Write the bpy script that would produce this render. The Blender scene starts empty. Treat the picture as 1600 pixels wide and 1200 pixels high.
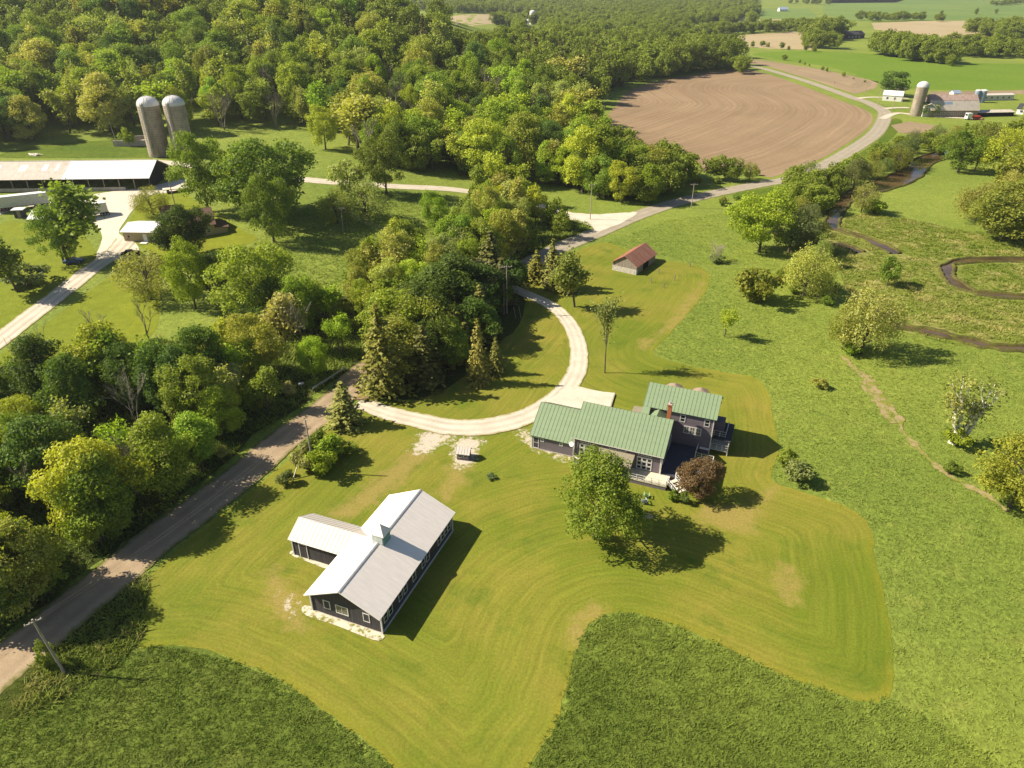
import bpy, math, random
import numpy as np
from mathutils import Vector, Matrix
from mathutils.geometry import delaunay_2d_cdt
rnd = random.Random(7); RS = np.random.RandomState(11)
scene = bpy.context.scene; COL = scene.collection
R = math.radians
# ------------------------------------------------------------------ terrain and camera
F = 1109.; H = 65.; PIT = R(30); CP, SP = math.cos(PIT), math.sin(PIT)
def S(a, b, x):
    t = np.clip((np.asarray(x, dtype=float) - a) / (b - a), 0, 1); return t * t * (3 - 2 * t)
def hz(x, y):
    plateau = 8 * S(125, 255, y) * S(25, -75, x)
    hill = 31 * S(268, 520, y) * S(70, -170, np.asarray(x) - .1 * (np.asarray(y) - 300)) * (1 - S(640, 1000, y))
    return plateau + hill
def S1(a, b, x):
    t = min(1., max(0., (x - a) / (b - a))); return t * t * (3 - 2 * t)
def hs(x, y):
    return 8 * S1(125, 255, y) * S1(25, -75, x) + 31 * S1(268, 520, y) * S1(70, -170, x - .1 * (y - 300)) * (1 - S1(640, 1000, y))
def ray(px, py):
    u = (px - 800) / F; v = (py - 600) / F
    return u, CP - v * SP, -SP - v * CP
def G(px, py, dz=0.):
    """photo pixel -> point on the terrain (dz above it)"""
    d = ray(px, py); t = 20.; last = t
    while t < 9000:
        x, y, z = d[0] * t, d[1] * t, H + d[2] * t
        if z < hs(x, y) + dz: break
        last = t; t *= 1.02
    a, b = last, t
    for _ in range(24):
        m = (a + b) / 2
        if H + d[2] * m < hs(d[0] * m, d[1] * m) + dz: b = m
        else: a = m
    return Vector((d[0] * b, d[1] * b, H + d[2] * b))
def top_z(base, py):
    d = ray(800, py); return H + d[2] * base.y / d[1]
def depth(p): return p.y * CP - (p.z - H) * SP
def proj(p):
    dep = depth(p); return 800 + F * p.x / dep, 600 - F * (p.y * SP + (p.z - H) * CP) / dep
# ------------------------------------------------------------------ materials
class N:
    def __init__(s, name):
        s.m = bpy.data.materials.new(name); s.m.use_nodes = True
        s.t = s.m.node_tree; s.n = s.t.nodes; s.bs = s.n['Principled BSDF']
        s.bs.inputs['Roughness'].default_value = .85; s.bs.inputs['Specular IOR Level'].default_value = .25
    def k(s, typ, ins=(), **kw):
        n = s.n.new(typ)
        for a, b in kw.items(): setattr(n, a, b)
        for i, v in (ins.items() if isinstance(ins, dict) else enumerate(ins)):
            if v is None: continue
            if isinstance(v, bpy.types.NodeSocket): s.t.links.new(v, n.inputs[i])
            else: n.inputs[i].default_value = v
        return n
    def pos(s): return s.k('ShaderNodeNewGeometry').outputs['Position']
    def obj(s): return s.k('ShaderNodeTexCoord').outputs['Object']
    def noise(s, vec, sc, det=3, rough=.6):
        return s.k('ShaderNodeTexNoise', {'Vector': vec, 'Scale': sc, 'Detail': det, 'Roughness': rough}).outputs['Fac']
    def scale(s, vec, v): return s.k('ShaderNodeVectorMath', [vec, v], operation='MULTIPLY').outputs[0]
    def mth(s, op, a, b=None, c=None): return s.k('ShaderNodeMath', [a, b, c], operation=op).outputs[0]
    def rng(s, v, a, b, c=0., d=1.):
        return s.k('ShaderNodeMapRange', {0: v, 1: a, 2: b, 3: c, 4: d}).outputs[0]
    def mix(s, f, a, b, bl='MIX'):
        a = tuple(a) + (1,) if isinstance(a, (tuple, list)) and len(a) == 3 else a
        b = tuple(b) + (1,) if isinstance(b, (tuple, list)) and len(b) == 3 else b
        return s.k('ShaderNodeMix', {0: f, 6: a, 7: b}, data_type='RGBA', blend_type=bl).outputs[2]
    def mul(s, col, f):
        c = s.k('ShaderNodeCombineColor', [f, f, f]).outputs[0]
        return s.mix(1., col, c, 'MULTIPLY')
    def out(s, col, rough=None, bump=None, bs=.3, bd=.1, metal=None, spec=None):
        if isinstance(col, tuple): s.bs.inputs['Base Color'].default_value = tuple(col) + (1,)
        else: s.t.links.new(col, s.bs.inputs['Base Color'])
        if rough is not None: s.bs.inputs['Roughness'].default_value = rough
        if metal is not None: s.bs.inputs['Metallic'].default_value = metal
        if spec is not None: s.bs.inputs['Specular IOR Level'].default_value = spec
        if bump is not None:
            b = s.k('ShaderNodeBump', {'Strength': bs, 'Distance': bd, 'Height': bump})
            s.t.links.new(b.outputs[0], s.bs.inputs['Normal'])
        return s.m
def simple(name, col, rough=.7, var=.25, sc=1.5, metal=None, spec=None, streak=None):
    n = N(name); p = n.obj()
    if streak: p = n.scale(p, streak)
    f = n.rng(n.noise(p, sc, 4), .3, .7, 1 - var, 1 + var)
    return n.out(n.mul(col, f), rough, metal=metal, spec=spec)
M = {}
GK = dict(dark_meadow_grass=1., farm_lawn=.85, green_field=.85, far_field=1., meadow_grass=1.2, stubble_field=.7, wood_floor=.8, pasture_weeds=.75, marsh_grass_ground=.75, creek_bank=.7)
def sc_(c, k): return tuple(v * k for v in c)
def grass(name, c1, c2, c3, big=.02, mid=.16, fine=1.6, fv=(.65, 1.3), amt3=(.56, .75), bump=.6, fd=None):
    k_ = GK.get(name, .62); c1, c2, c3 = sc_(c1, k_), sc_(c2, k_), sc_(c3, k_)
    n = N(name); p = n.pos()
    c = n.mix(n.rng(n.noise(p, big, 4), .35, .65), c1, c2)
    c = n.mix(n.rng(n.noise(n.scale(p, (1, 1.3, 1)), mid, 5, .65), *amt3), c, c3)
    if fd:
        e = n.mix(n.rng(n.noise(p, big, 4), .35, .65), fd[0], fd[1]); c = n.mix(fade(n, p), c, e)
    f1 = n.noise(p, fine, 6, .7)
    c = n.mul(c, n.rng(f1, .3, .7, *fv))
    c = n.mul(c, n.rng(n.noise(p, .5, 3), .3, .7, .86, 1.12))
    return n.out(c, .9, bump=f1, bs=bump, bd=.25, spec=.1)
_a, _b = G(1395, 1085), G(1660, 1225); _n = Vector((_b.y - _a.y, _a.x - _b.x)).normalized(); _n = _n if _n.y < 0 else -_n
def fade(n, p):
    d = n.k('ShaderNodeVectorMath', [p, (_n.x, _n.y, 0)], operation='DOT_PRODUCT').outputs['Value']
    d = n.mth('ADD', n.mth('SUBTRACT', d, _n.x * _a.x + _n.y * _a.y), n.mth('MULTIPLY', n.mth('SUBTRACT', n.noise(p, .12, 4), .5), 16.))
    return n.rng(d, -2., 22., 1., 0.)
M['meadow'] = grass('meadow_grass', (.13, .175, .028), (.18, .22, .036), (.21, .23, .048), fv=(.6, 1.35), bump=1.)
M['farmlawn'] = grass('farm_lawn', (.19, .235, .018), (.23, .26, .02), (.15, .205, .018), fine=2.5, fv=(.85, 1.15))
M['field'] = grass('green_field', (.13, .22, .018), (.16, .245, .022), (.19, .25, .04), big=.01, mid=.03, fine=.3, fv=(.9, 1.1))
M['farfield'] = grass('far_field', (.12, .19, .045), (.16, .225, .05), (.2, .24, .08), big=.004, mid=.012, fine=.1, fv=(.9, 1.1))
M['wet'] = grass('marsh_grass_ground', (.16, .22, .025), (.27, .28, .06), (.46, .38, .16), big=.05, mid=.14, fine=1., amt3=(.5, .7))
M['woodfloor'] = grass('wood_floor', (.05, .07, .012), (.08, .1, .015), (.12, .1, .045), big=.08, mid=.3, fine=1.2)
M['stubble'] = grass('stubble_field', (.5, .4, .23), (.56, .45, .27), (.44, .38, .2), big=.01, mid=.02, fine=.2, fv=(.92, 1.08))
M['weeds'] = grass('pasture_weeds', (.1, .165, .012), (.145, .2, .016), (.19, .2, .035), big=.05, mid=.1, fine=.9)
def lawn_mat():
    n = N('mown_lawn'); p = n.pos()
    c = n.mix(n.rng(n.noise(p, .028, 3), .38, .62), (.125, .163, .014), (.187, .197, .024))
    c = n.mix(n.rng(n.noise(p, .06, 5, .65), .45, .72), c, (.24, .205, .036))
    c = n.mix(n.rng(n.noise(p, .11, 4, .65), .55, .75), c, (.085, .135, .012))
    d = n.k('ShaderNodeAttribute', attribute_name='edge').outputs['Fac']
    d0 = d; d = n.mth('ADD', d, n.mth('MULTIPLY', n.noise(p, .07, 2), 1.6))
    px = n.k('ShaderNodeSeparateXYZ', [p]).outputs
    def streak(f, sl): return n.noise(n.k('ShaderNodeCombineXYZ', [n.mth('MULTIPLY', d, f), n.mth('MULTIPLY', px[0], sl), n.mth('MULTIPLY', px[1], sl)]).outputs[0], 1., 3, .6)
    st = n.mth('SINE', n.mth('MULTIPLY', d, 6.283 / 2.1)); st2 = n.mth('SINE', n.mth('MULTIPLY', d, 6.283 / .7))
    s1 = streak(.8, .035); s2 = streak(2.2, .12)
    brk = n.rng(n.noise(p, .05, 2), .35, .6)
    c = n.mix(n.mth('MULTIPLY', n.rng(s1, .46, .68), .17), c, (.25, .22, .04))
    c = n.mix(n.mth('MULTIPLY', n.rng(s1, .5, .32), .14), c, (.085, .14, .012))
    c = n.mix(n.mth('MULTIPLY', n.rng(st, -.2, .9), n.mth('MULTIPLY', brk, .15)), c, (.26, .235, .035))
    c = n.mul(c, n.rng(s2, .3, .7, .87, 1.12))
    c = n.mul(c, n.rng(st2, -1, 1, .98, 1.02))
    e = n.mth('MULTIPLY', n.rng(d0, 1.3, .2), n.rng(n.noise(p, .25, 3), .4, .62, .08, .5))
    c = n.mix(e, c, (.24, .22, .02))
    nz = n.noise(p, 1.1, 5, .75); wn = n.k('ShaderNodeAttribute', attribute_name='worn').outputs['Fac']; sp = n.k('ShaderNodeAttribute', attribute_name='spill').outputs['Fac']
    w_ = n.rng(n.mth('ADD', wn, n.mth('MULTIPLY', n.mth('SUBTRACT', n.noise(p, .45, 5, .7), .5), 1.6)), .3, .75, 0, .85)
    c = n.mix(w_, c, (.27, .215, .06))
    g_ = n.rng(n.mth('ADD', sp, n.mth('MULTIPLY', n.mth('SUBTRACT', nz, .5), 2.2)), .5, .8)
    c = n.mix(g_, c, (.5, .44, .35))
    f = n.noise(p, 3.5, 5, .7)
    c = n.mul(c, n.rng(f, .3, .7, .78, 1.2))
    M['lawn'] = n.out(c, .9, bump=f, bs=.35, bd=.08, spec=.1)
lawn_mat()
def gravel(name, c1, c2, dark, track=0., edge=None, trk=(.33, .67), nz=.35):
    c1, c2, dark = sc_(c1, .85), sc_(c2, .85), sc_(dark, .85); edge = edge and sc_(edge, .7)
    n = N(name); p = n.pos()
    c = n.mix(n.rng(n.noise(p, nz, 4), .35, .68), c1, c2)
    c = n.mul(c, n.rng(n.noise(p, 5., 4, .7), .3, .7, .84, 1.14))
    uv = n.k('ShaderNodeUVMap').outputs[0]; x = n.k('ShaderNodeSeparateXYZ', [uv]).outputs[0]
    if track:
        a = n.mth('ABSOLUTE', n.mth('SUBTRACT', x, .5)); a = n.mth('ABSOLUTE', n.mth('SUBTRACT', a, .19))
        t = n.mth('MULTIPLY', n.rng(a, .13, .02), n.rng(n.noise(p, .12, 3), .3, .6, .3, 1))
        c = n.mix(n.mth('MULTIPLY', t, track), c, dark)
    if edge:
        a = n.mth('ABSOLUTE', n.mth('SUBTRACT', x, .5)); a = n.mth('ADD', a, n.mth('MULTIPLY', n.mth('SUBTRACT', n.noise(p, .7, 4, .7), .5), .32))
        c = n.mix(n.rng(a, .38, .5), c, edge)
    return n.out(c, .95, bump=n.noise(p, 6., 4), bs=.4, bd=.05, spec=.1)
M['road'] = gravel('gravel_road', (.37, .28, .18), (.45, .345, .23), (.29, .215, .14), .6, (.17, .18, .04))
M['paved'] = gravel('pale_road', (.36, .315, .24), (.44, .385, .3), (.3, .26, .2), .5, (.3, .29, .12))
M['drive'] = gravel('white_gravel', (.62, .55, .44), (.74, .67, .55), (.44, .38, .3), .7, (.46, .4, .2))
M['yard'] = gravel('farm_yard_gravel', (.66, .6, .5), (.74, .67, .56), (.5, .43, .34), 0)
M['pad'] = gravel('white_gravel_pad', (.62, .55, .44), (.74, .67, .55), (.44, .38, .3), 0)
def patch_mat(name, base, thr, sc=1.1):
    n = N(name); p = n.pos()
    c = n.mix(n.rng(n.noise(p, sc, 5, .75), thr - .05, thr + .05), base, (.19, .2, .035))
    c = n.mul(c, n.rng(n.noise(p, 4., 4, .7), .3, .7, .8, 1.15))
    return n.out(c, .95, spec=.1)
M['spill'] = patch_mat('gravel_spill', (.62, .55, .44), .54)
M['track'] = patch_mat('worn_grass_track', (.27, .22, .06), .47, .5)
def plough(name, c1, c2, per, c3):
    c1, c2, c3 = sc_(c1, .66), sc_(c2, .66), sc_(c3, .66)
    n = N(name); p = n.pos()
    d = n.k('ShaderNodeAttribute', attribute_name='edge').outputs['Fac']
    d = n.mth('ADD', d, n.mth('MULTIPLY', n.noise(p, .02, 3), 4.))
    c = n.mix(n.rng(n.noise(p, .012, 4), .35, .65), c1, c2)
    ln = n.mth('SINE', n.mth('MULTIPLY', d, 6.283 / per)); l2 = n.mth('SINE', n.mth('MULTIPLY', d, 6.283 / (per * 3.7)))
    px = n.k('ShaderNodeSeparateXYZ', [p]).outputs; s1 = n.noise(n.k('ShaderNodeCombineXYZ', [n.mth('MULTIPLY', d, 1.9 / per), n.mth('MULTIPLY', px[0], .012), n.mth('MULTIPLY', px[1], .012)]).outputs[0], 1., 4, .65)
    k = n.mth('MULTIPLY', n.rng(n.noise(p, .03, 3), .35, .7), n.rng(ln, -.2, 1))
    c = n.mix(n.mth('MULTIPLY', k, .3), c, c3); c = n.mul(c, n.rng(s1, .32, .68, .87, 1.13))
    c = n.mul(c, n.rng(l2, -1, 1, .97, 1.03)); c = n.mul(c, n.rng(n.noise(p, .6, 5, .7), .3, .7, .88, 1.1))
    return n.out(c, .95, spec=.1)
M['plough'] = plough('ploughed_soil', (.34, .235, .14), (.42, .3, .18), 3.2, (.52, .39, .24))
M['plough2'] = plough('ploughed_soil_pale', (.36, .27, .17), (.44, .33, .2), 4., (.5, .4, .25))
def water():
    n = N('creek_water'); p = n.pos()
    c = n.mix(n.rng(n.noise(p, .1, 3), .4, .6), (.06, .035, .018), (.11, .07, .035))
    M['water'] = n.out(c, .05, bump=n.noise(n.scale(p, (1, 2, 1)), 1.2, 3), bs=.05, bd=.1, spec=.5)
water()
M['bank'] = grass('creek_bank', (.1, .085, .035), (.15, .15, .035), (.16, .2, .02), big=.2, mid=.4, fine=2)
def foliage(name, tr=.3, var=.3, hue2=(1.25, 1.1, .8), tex=.9):
    n = N(name); oi = n.k('ShaderNodeObjectInfo'); p = n.obj()
    c = oi.outputs['Color']
    rn = oi.outputs['Random']
    c = n.mix(n.mth('MULTIPLY', n.rng(n.noise(p, tex, 3), .35, .68), .8), c, n.mix(1., c, hue2, 'MULTIPLY'))
    c = n.mul(c, n.rng(rn, 0, 1, 1 - var * .6, 1 + var * .6))
    c = n.mul(c, n.rng(n.noise(p, 3., 3), .3, .7, 1 - var, 1 + var))
    n.t.links.new(c, n.bs.inputs['Base Color']); n.bs.inputs['Roughness'].default_value = .6
    n.bs.inputs['Specular IOR Level'].default_value = .2
    tl = n.k('ShaderNodeBsdfTranslucent', {'Color': n.mix(1., c, (1.25, 1.3, .45), 'MULTIPLY')})
    ms = n.k('ShaderNodeMixShader', {0: tr, 1: n.bs.outputs[0], 2: tl.outputs[0]})
    n.t.links.new(ms.outputs[0], n.n['Material Output'].inputs['Surface'])
    return n.m
M['leaf'] = foliage('broad_leaves', .36)
M['needle'] = foliage('needles', .12, .3, (1.35, 1.2, .9))
def tuft_mat(name, c1, c2, c3, fd=None):
    n = N(name); p = n.pos()
    c = n.mix(n.rng(n.noise(p, .02, 4), .35, .65), c1, c2)
    c = n.mix(n.rng(n.noise(p, .16, 5, .65), .5, .72), c, c3)
    if fd: c = n.mix(fade(n, p), c, n.mix(n.rng(n.noise(p, .02, 4), .35, .65), fd[0], fd[1]))
    c = n.mul(c, n.rng(n.noise(p, 1.2, 4, .7), .3, .7, .85, 1.4))
    n.t.links.new(c, n.bs.inputs['Base Color']); n.bs.inputs['Specular IOR Level'].default_value = .15
    tl = n.k('ShaderNodeBsdfTranslucent', {'Color': n.mix(1., c, (1.1, 1.2, .6), 'MULTIPLY')})
    ms = n.k('ShaderNodeMixShader', {0: .4, 1: n.bs.outputs[0], 2: tl.outputs[0]})
    n.t.links.new(ms.outputs[0], n.n['Material Output'].inputs['Surface']); return n.m
M['tuft'] = tuft_mat('tall_grass_blades', (.115, .17, .026), (.165, .215, .035), (.205, .235, .05), ((.21, .275, .05), (.275, .325, .06)))
M['tuft2'] = tuft_mat('meadow_grass_blades', (.21, .275, .05), (.275, .325, .06), (.31, .335, .08))
M['marsh'] = tuft_mat('marsh_grass_blades', (.17, .23, .03), (.29, .3, .07), (.5, .42, .18))
M['bark'] = simple('bark', (.1, .08, .06), .9, .3, 2)
M['palebark'] = simple('pale_bark', (.66, .62, .54), .8, .35, 2)
M['greybark'] = simple('dead_grey_wood', (.27, .23, .18), .9, .3, 2)
def boards(name, col, per=.22, axis=0, var=.3, ch=.35):
    n = N(name); p = n.obj(); s = n.k('ShaderNodeSeparateXYZ', [p])
    sc = (5, 5, .35) if axis < 2 else (.4, .4, 6)
    c = n.mul(col, n.rng(n.noise(n.scale(p, sc), 1., 4), .3, .7, 1 - var, 1 + var))
    if axis == 2: co = s.outputs[2]
    else: co = n.mth('ADD', s.outputs[0], s.outputs[1])
    fr = n.mth('FRACT', n.mth('DIVIDE', co, per))
    c = n.mul(c, n.rng(fr, .0, .16, 1 - ch, 1.))
    return n.out(c, .8, bump=fr, bs=.15, bd=.02)
M['darkboard'] = boards('charcoal_boards', (.062, .058, .064), .3, 0, .35, .5)
M['clap'] = boards('slate_clapboard', (.17, .143, .168), .2, 2, .12, .3)
M['oldboard'] = boards('weathered_boards', (.27, .23, .19), .35, 0, .35, .5)
M['stoneband'] = simple('whitewashed_boards', (.5, .46, .4), .9, .3, 3)
def roofmat(name, col, rough, var=.08, rust=None, metal=0., streak=(.3, 2., 1), thr=(.45, .6)):
    n = N(name); p = n.obj()
    f = n.noise(n.scale(p, streak), 1.2, 5, .65)
    c = n.mul(col, n.rng(f, .3, .7, 1 - var, 1 + var))
    if rust: c = n.mix(n.rng(n.noise(n.scale(p, streak), .7, 5, .7), *thr), c, rust)
    return n.out(c, rough, metal=metal, spec=.35)
M['whiteroof'] = roofmat('white_metal_roof', (.83, .765, .7), .42, .06)
M['wingroof'] = roofmat('pale_ribbed_roof', (.57, .52, .46), .45, .06)
M['greenroof'] = roofmat('green_metal_roof', (.21, .28, .165), .38, .07)
M['greenseam'] = simple('green_seam', (.145, .2, .115), .5)
M['whiteseam'] = simple('white_seam', (.5, .49, .48), .5, .05)
M['rustroof'] = roofmat('rusty_tin_roof', (.34, .13, .08), .6, .3, (.36, .22, .16), streak=(3., .35, 1))
M['fadedrust'] = roofmat('faded_rust_roof', (.34, .22, .18), .6, .2, (.42, .35, .3), streak=(3., .35, 1))
M['tinroof'] = roofmat('aged_tin_roof', (.52, .47, .4), .55, .16, (.42, .33, .25), streak=(.9, .2, 1), thr=(.5, .75))
M['newtin'] = simple('new_tin', (.74, .73, .72), .4, .05)
M['shingle'] = simple('grey_shingle', (.25, .22, .16), .9, .15, 4)
M['brownroof'] = simple('brown_shingle', (.14, .085, .065), .9, .15, 4)
M['darkroof'] = simple('dark_shingle', (.05, .05, .06), .8, .15, 4)
M['white'] = simple('white_paint', (.75, .74, .72), .55, .06, 2)
M['offwhite'] = simple('weathered_white', (.6, .57, .5), .7, .12, 2)
M['trim'] = simple('pale_trim', (.62, .6, .58), .6, .08)
M['tan'] = boards('tan_siding', (.42, .35, .22), .25, 2, .1, .2)
M['teal'] = simple('pale_teal_louvre', (.22, .42, .36), .6, .1)
M['tealdark'] = simple('teal_paint', (.16, .3, .29), .6, .1)
M['glass'] = N('window_glass').out((.02, .023, .028), .08, spec=.6)
M['paleglass'] = N('pale_window_glass').out((.16, .15, .11), .1, spec=.5)
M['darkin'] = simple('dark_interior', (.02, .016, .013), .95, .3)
def brick():
    n = N('red_brick'); p = n.obj()
    b = n.k('ShaderNodeTexBrick', {0: p, 1: (.4, .12, .05, 1), 2: (.46, .16, .07, 1), 3: (.4, .3, .22, 1), 'Scale': 4., 'Mortar Size': .012})
    M['brick'] = n.out(b.outputs[0], .9)
brick()
M['wood'] = simple('pole_wood', (.36, .3, .24), .9, .3, 2, streak=(3, 3, .4))
M['deckwood'] = boards('blue_grey_deck', (.07, .075, .095), .14, 0, .15, .3)
M['palewood'] = simple('pale_planks', (.6, .55, .42), .8, .12, 2)
M['concrete'] = simple('concrete', (.4, .36, .31), .9, .2, .8)
def stave():
    n = N('silo_staves'); p = n.obj(); s = n.k('ShaderNodeSeparateXYZ', [p])
    c = n.mul((.35, .3, .235), n.rng(n.noise(p, .55, 5, .65), .3, .7, .68, 1.2))
    c = n.mix(n.rng(n.noise(n.scale(p, (1, 1, .15)), .8, 4), .52, .75), c, (.2, .16, .11))
    fr = n.mth('FRACT', n.mth('DIVIDE', s.outputs[2], .8))
    c = n.mul(c, n.rng(fr, 0, .2, .55, 1.))
    M['stave'] = n.out(c, .9)
stave()
M['dome'] = simple('silo_dome', (.62, .61, .6), .45, .06, 1)
M['bluesteel'] = simple('blue_steel', (.24, .3, .4), .4, .1, 1)
M['steel'] = simple('grey_steel', (.35, .35, .36), .5, .1)
M['black'] = simple('black_rubber', (.03, .03, .03), .8, .2)
M['red'] = simple('red_paint', (.42, .04, .03), .5, .1)
M['blue'] = simple('blue_paint', (.06, .1, .22), .4, .1)
M['silver'] = simple('silver_paint', (.5, .5, .52), .35, .05)
M['umbrella'] = simple('beige_canvas', (.27, .21, .155), .85, .1)
M['chairgreen'] = simple('chair_green', (.3, .42, .2), .6, .1)
M['chairblue'] = simple('chair_blue', (.38, .43, .47), .6, .1)
M['stone'] = simple('pink_stone', (.5, .38, .3), .9, .2)
M['yellow'] = simple('yellow_flowers', (.6, .5, .03), .8, .2)
M['wire'] = simple('wire', (.09, .085, .08), .6, .1)
M['soil'] = simple('bare_soil', (.25, .17, .1), .95, .3, .7)
# ------------------------------------------------------------------ objects
def T(o, label=None, cat=None, group=None, kind=None):
    if label: o['label'] = label
    if cat: o['category'] = cat
    if group: o['group'] = group
    if kind: o['kind'] = kind
    return o
def link(name, me, parent=None):
    o = bpy.data.objects.new(name, me); COL.objects.link(o)
    if parent: o.parent = parent
    return o
def thing(name, loc, rz=0, label=None, cat=None, group=None):
    o = bpy.data.objects.new(name, None); COL.objects.link(o); o.empty_display_size = .5
    o.location = loc; o.rotation_euler = (0, 0, rz); return T(o, label, cat, group)
class MB:
    def __init__(s): s.v = []; s.f = []; s.i = []
    def add(s, vs, fs, mi=0):
        b = len(s.v); s.v += [tuple(p) for p in vs]; s.f += [tuple(b + k for k in f) for f in fs]; s.i += [mi] * len(fs); return s
    def box(s, x0, x1, y0, y1, z0, z1, mi=0, mat=None):
        vs = [(x, y, z) for z in (z0, z1) for y in (y0, y1) for x in (x0, x1)]
        if mat: vs = [mat @ Vector(p) for p in vs]
        return s.add(vs, [(0, 2, 3, 1), (4, 5, 7, 6), (0, 1, 5, 4), (2, 6, 7, 3), (0, 4, 6, 2), (1, 3, 7, 5)], mi)
    def tube(s, pts, rad, n=6, mi=0, cap=True):
        pts = [Vector(p) for p in pts]; rings = []
        for k, p in enumerate(pts):
            d = (pts[min(k + 1, len(pts) - 1)] - pts[max(k - 1, 0)]).normalized()
            a = d.orthogonal().normalized() if abs(d.z) < .98 else Vector((1, 0, 0)); a = (a - d * a.dot(d)).normalized(); b = d.cross(a)
            r = rad[k] if isinstance(rad, (list, tuple)) else rad
            rings.append([p + (a * math.cos(q * 2 * math.pi / n) + b * math.sin(q * 2 * math.pi / n)) * r for q in range(n)])
        vs = [p for r in rings for p in r]; fs = []
        for k in range(len(pts) - 1):
            for q in range(n):
                fs.append((k * n + q, k * n + (q + 1) % n, (k + 1) * n + (q + 1) % n, (k + 1) * n + q))
        if cap: fs += [tuple(range(n))[::-1], tuple((len(pts) - 1) * n + q for q in range(n))]
        return s.add(vs, fs, mi)
    def bar(s, a, b, r=.05, mi=0, n=4): return s.tube([a, b], r, n, mi)
    def lathe(s, prof, n=24, c=(0, 0, 0), mi=0):
        vs = [(c[0] + r * math.cos(q * 2 * math.pi / n), c[1] + r * math.sin(q * 2 * math.pi / n), c[2] + z) for r, z in prof for q in range(n)]
        fs = [(k * n + q, k * n + (q + 1) % n, (k + 1) * n + (q + 1) % n, (k + 1) * n + q) for k in range(len(prof) - 1) for q in range(n)]
        fs += [tuple(range(n))[::-1], tuple((len(prof) - 1) * n + q for q in range(n))]
        return s.add(vs, fs, mi)
    def slab(s, a, b, c, d, t=.12, mi=0):
        """sheet a,b,c,d (counter-clockwise from above) with thickness t downward along its normal"""
        a, b, c, d = map(Vector, (a, b, c, d)); n = (b - a).cross(d - a).normalized()
        vs = [a, b, c, d] + [p - n * t for p in (a, b, c, d)]
        return s.add(vs, [(0, 1, 2, 3), (7, 6, 5, 4), (0, 4, 5, 1), (1, 5, 6, 2), (2, 6, 7, 3), (3, 7, 4, 0)], mi)
    def build(s, name, mats, parent=None, smooth=False):
        me = bpy.data.meshes.new(name); me.from_pydata(s.v, [], s.f); me.update()
        for m in (mats if isinstance(mats, (list, tuple)) else [mats]): me.materials.append(m if not isinstance(m, str) else M[m])
        me.polygons.foreach_set('material_index', s.i)
        if smooth: me.polygons.foreach_set('use_smooth', [True] * len(s.f))
        return link(name, me, parent)
def pieces(name, mat, parent, boxes):
    for q in boxes: MB().box(*q).build(name, mat, parent)
def gable(mb, x0, x1, yc, hw, ze, zr, t=.14, rib=0., rw=.06, mi=0, ri=1, axis='x', rh=.035):
    """two roof slopes, ridge along x (or y)"""
    def P(x, y, z): return (x, y, z) if axis == 'x' else (y, x, z)
    for sgn in (-1, 1):
        e, r = yc + sgn * hw, yc
        q = [P(x0, e, ze), P(x1, e, ze), P(x1, r, zr), P(x0, r, zr)]
        if (sgn > 0) != (axis == 'y'): q = [q[1], q[0], q[3], q[2]]
        mb.slab(*q, t=t, mi=mi)
        if rib:
            n = int((x1 - x0) / rib); L = math.hypot(hw, zr - ze); up = Vector(P(0, sgn * (zr - ze) / L, hw / L))
            for k in range(n + 1):
                x = x0 + .04 + (x1 - x0 - .08) * k / n
                a, b = Vector(P(x - rw / 2, e, ze)), Vector(P(x + rw / 2, e, ze)); c, d = Vector(P(x + rw / 2, r, zr)), Vector(P(x - rw / 2, r, zr))
                w = [p + up * rh for p in (a, b, c, d)]
                if (sgn > 0) != (axis == 'y'): w = [w[1], w[0], w[3], w[2]]
                mb.slab(*w, t=rh, mi=ri)
def gwalls(mb, x0, x1, y0, y1, zw, yc, zr, mi=0, axis='x', z0=0.):
    """closed gabled wall shell"""
    def P(x, y, z): return (x, y, z) if axis == 'x' else (y, x, z)
    zl = zw
    vs = [P(x0, y0, z0), P(x1, y0, z0), P(x1, y1, z0), P(x0, y1, z0), P(x0, y0, zl), P(x1, y0, zl), P(x1, y1, zl), P(x0, y1, zl), P(x0, yc, zr), P(x1, yc, zr)]
    mb.add(vs, [(0, 1, 5, 4), (2, 3, 7, 6), (1, 2, 6, 9, 5), (3, 0, 4, 8, 7)], mi)
def window(parent, o, ux, w, h, nx=1, ny=2, name='window', glass='glass', frame='trim', bw=.09, bar=.06, off=.05):
    """o = bottom-left corner on the wall, ux = wall direction; outward normal is (ux.y,-ux.x)"""
    ux = Vector((ux[0], ux[1], 0)).normalized(); nn = Vector((ux.y, -ux.x, 0)); o = Vector(o)
    mt = Matrix(((ux.x, nn.x, 0, o.x), (ux.y, nn.y, 0, o.y), (0, 0, 1, o.z), (0, 0, 0, 1)))
    mb = MB()
    for x0, x1, z0, z1 in ((0, w, 0, bw), (0, w, h - bw, h), (0, bw, bw, h - bw), (w - bw, w, bw, h - bw)): mb.box(x0, x1, .003, off, z0, z1, 0, mt)
    for k in range(1, nx): x = w * k / nx; mb.box(x - bar / 2, x + bar / 2, .006, off - .004, bw, h - bw, 0, mt)
    for k in range(1, ny): z = h * k / ny; mb.box(bw, w - bw, .009, off - .008, z - bar / 2, z + bar / 2, 0, mt)
    f = mb.build(name, frame, parent)
    g = MB().box(bw, w - bw, .002, .022, bw, h - bw, 0, mt).build('pane', glass, f)
    return f
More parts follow.
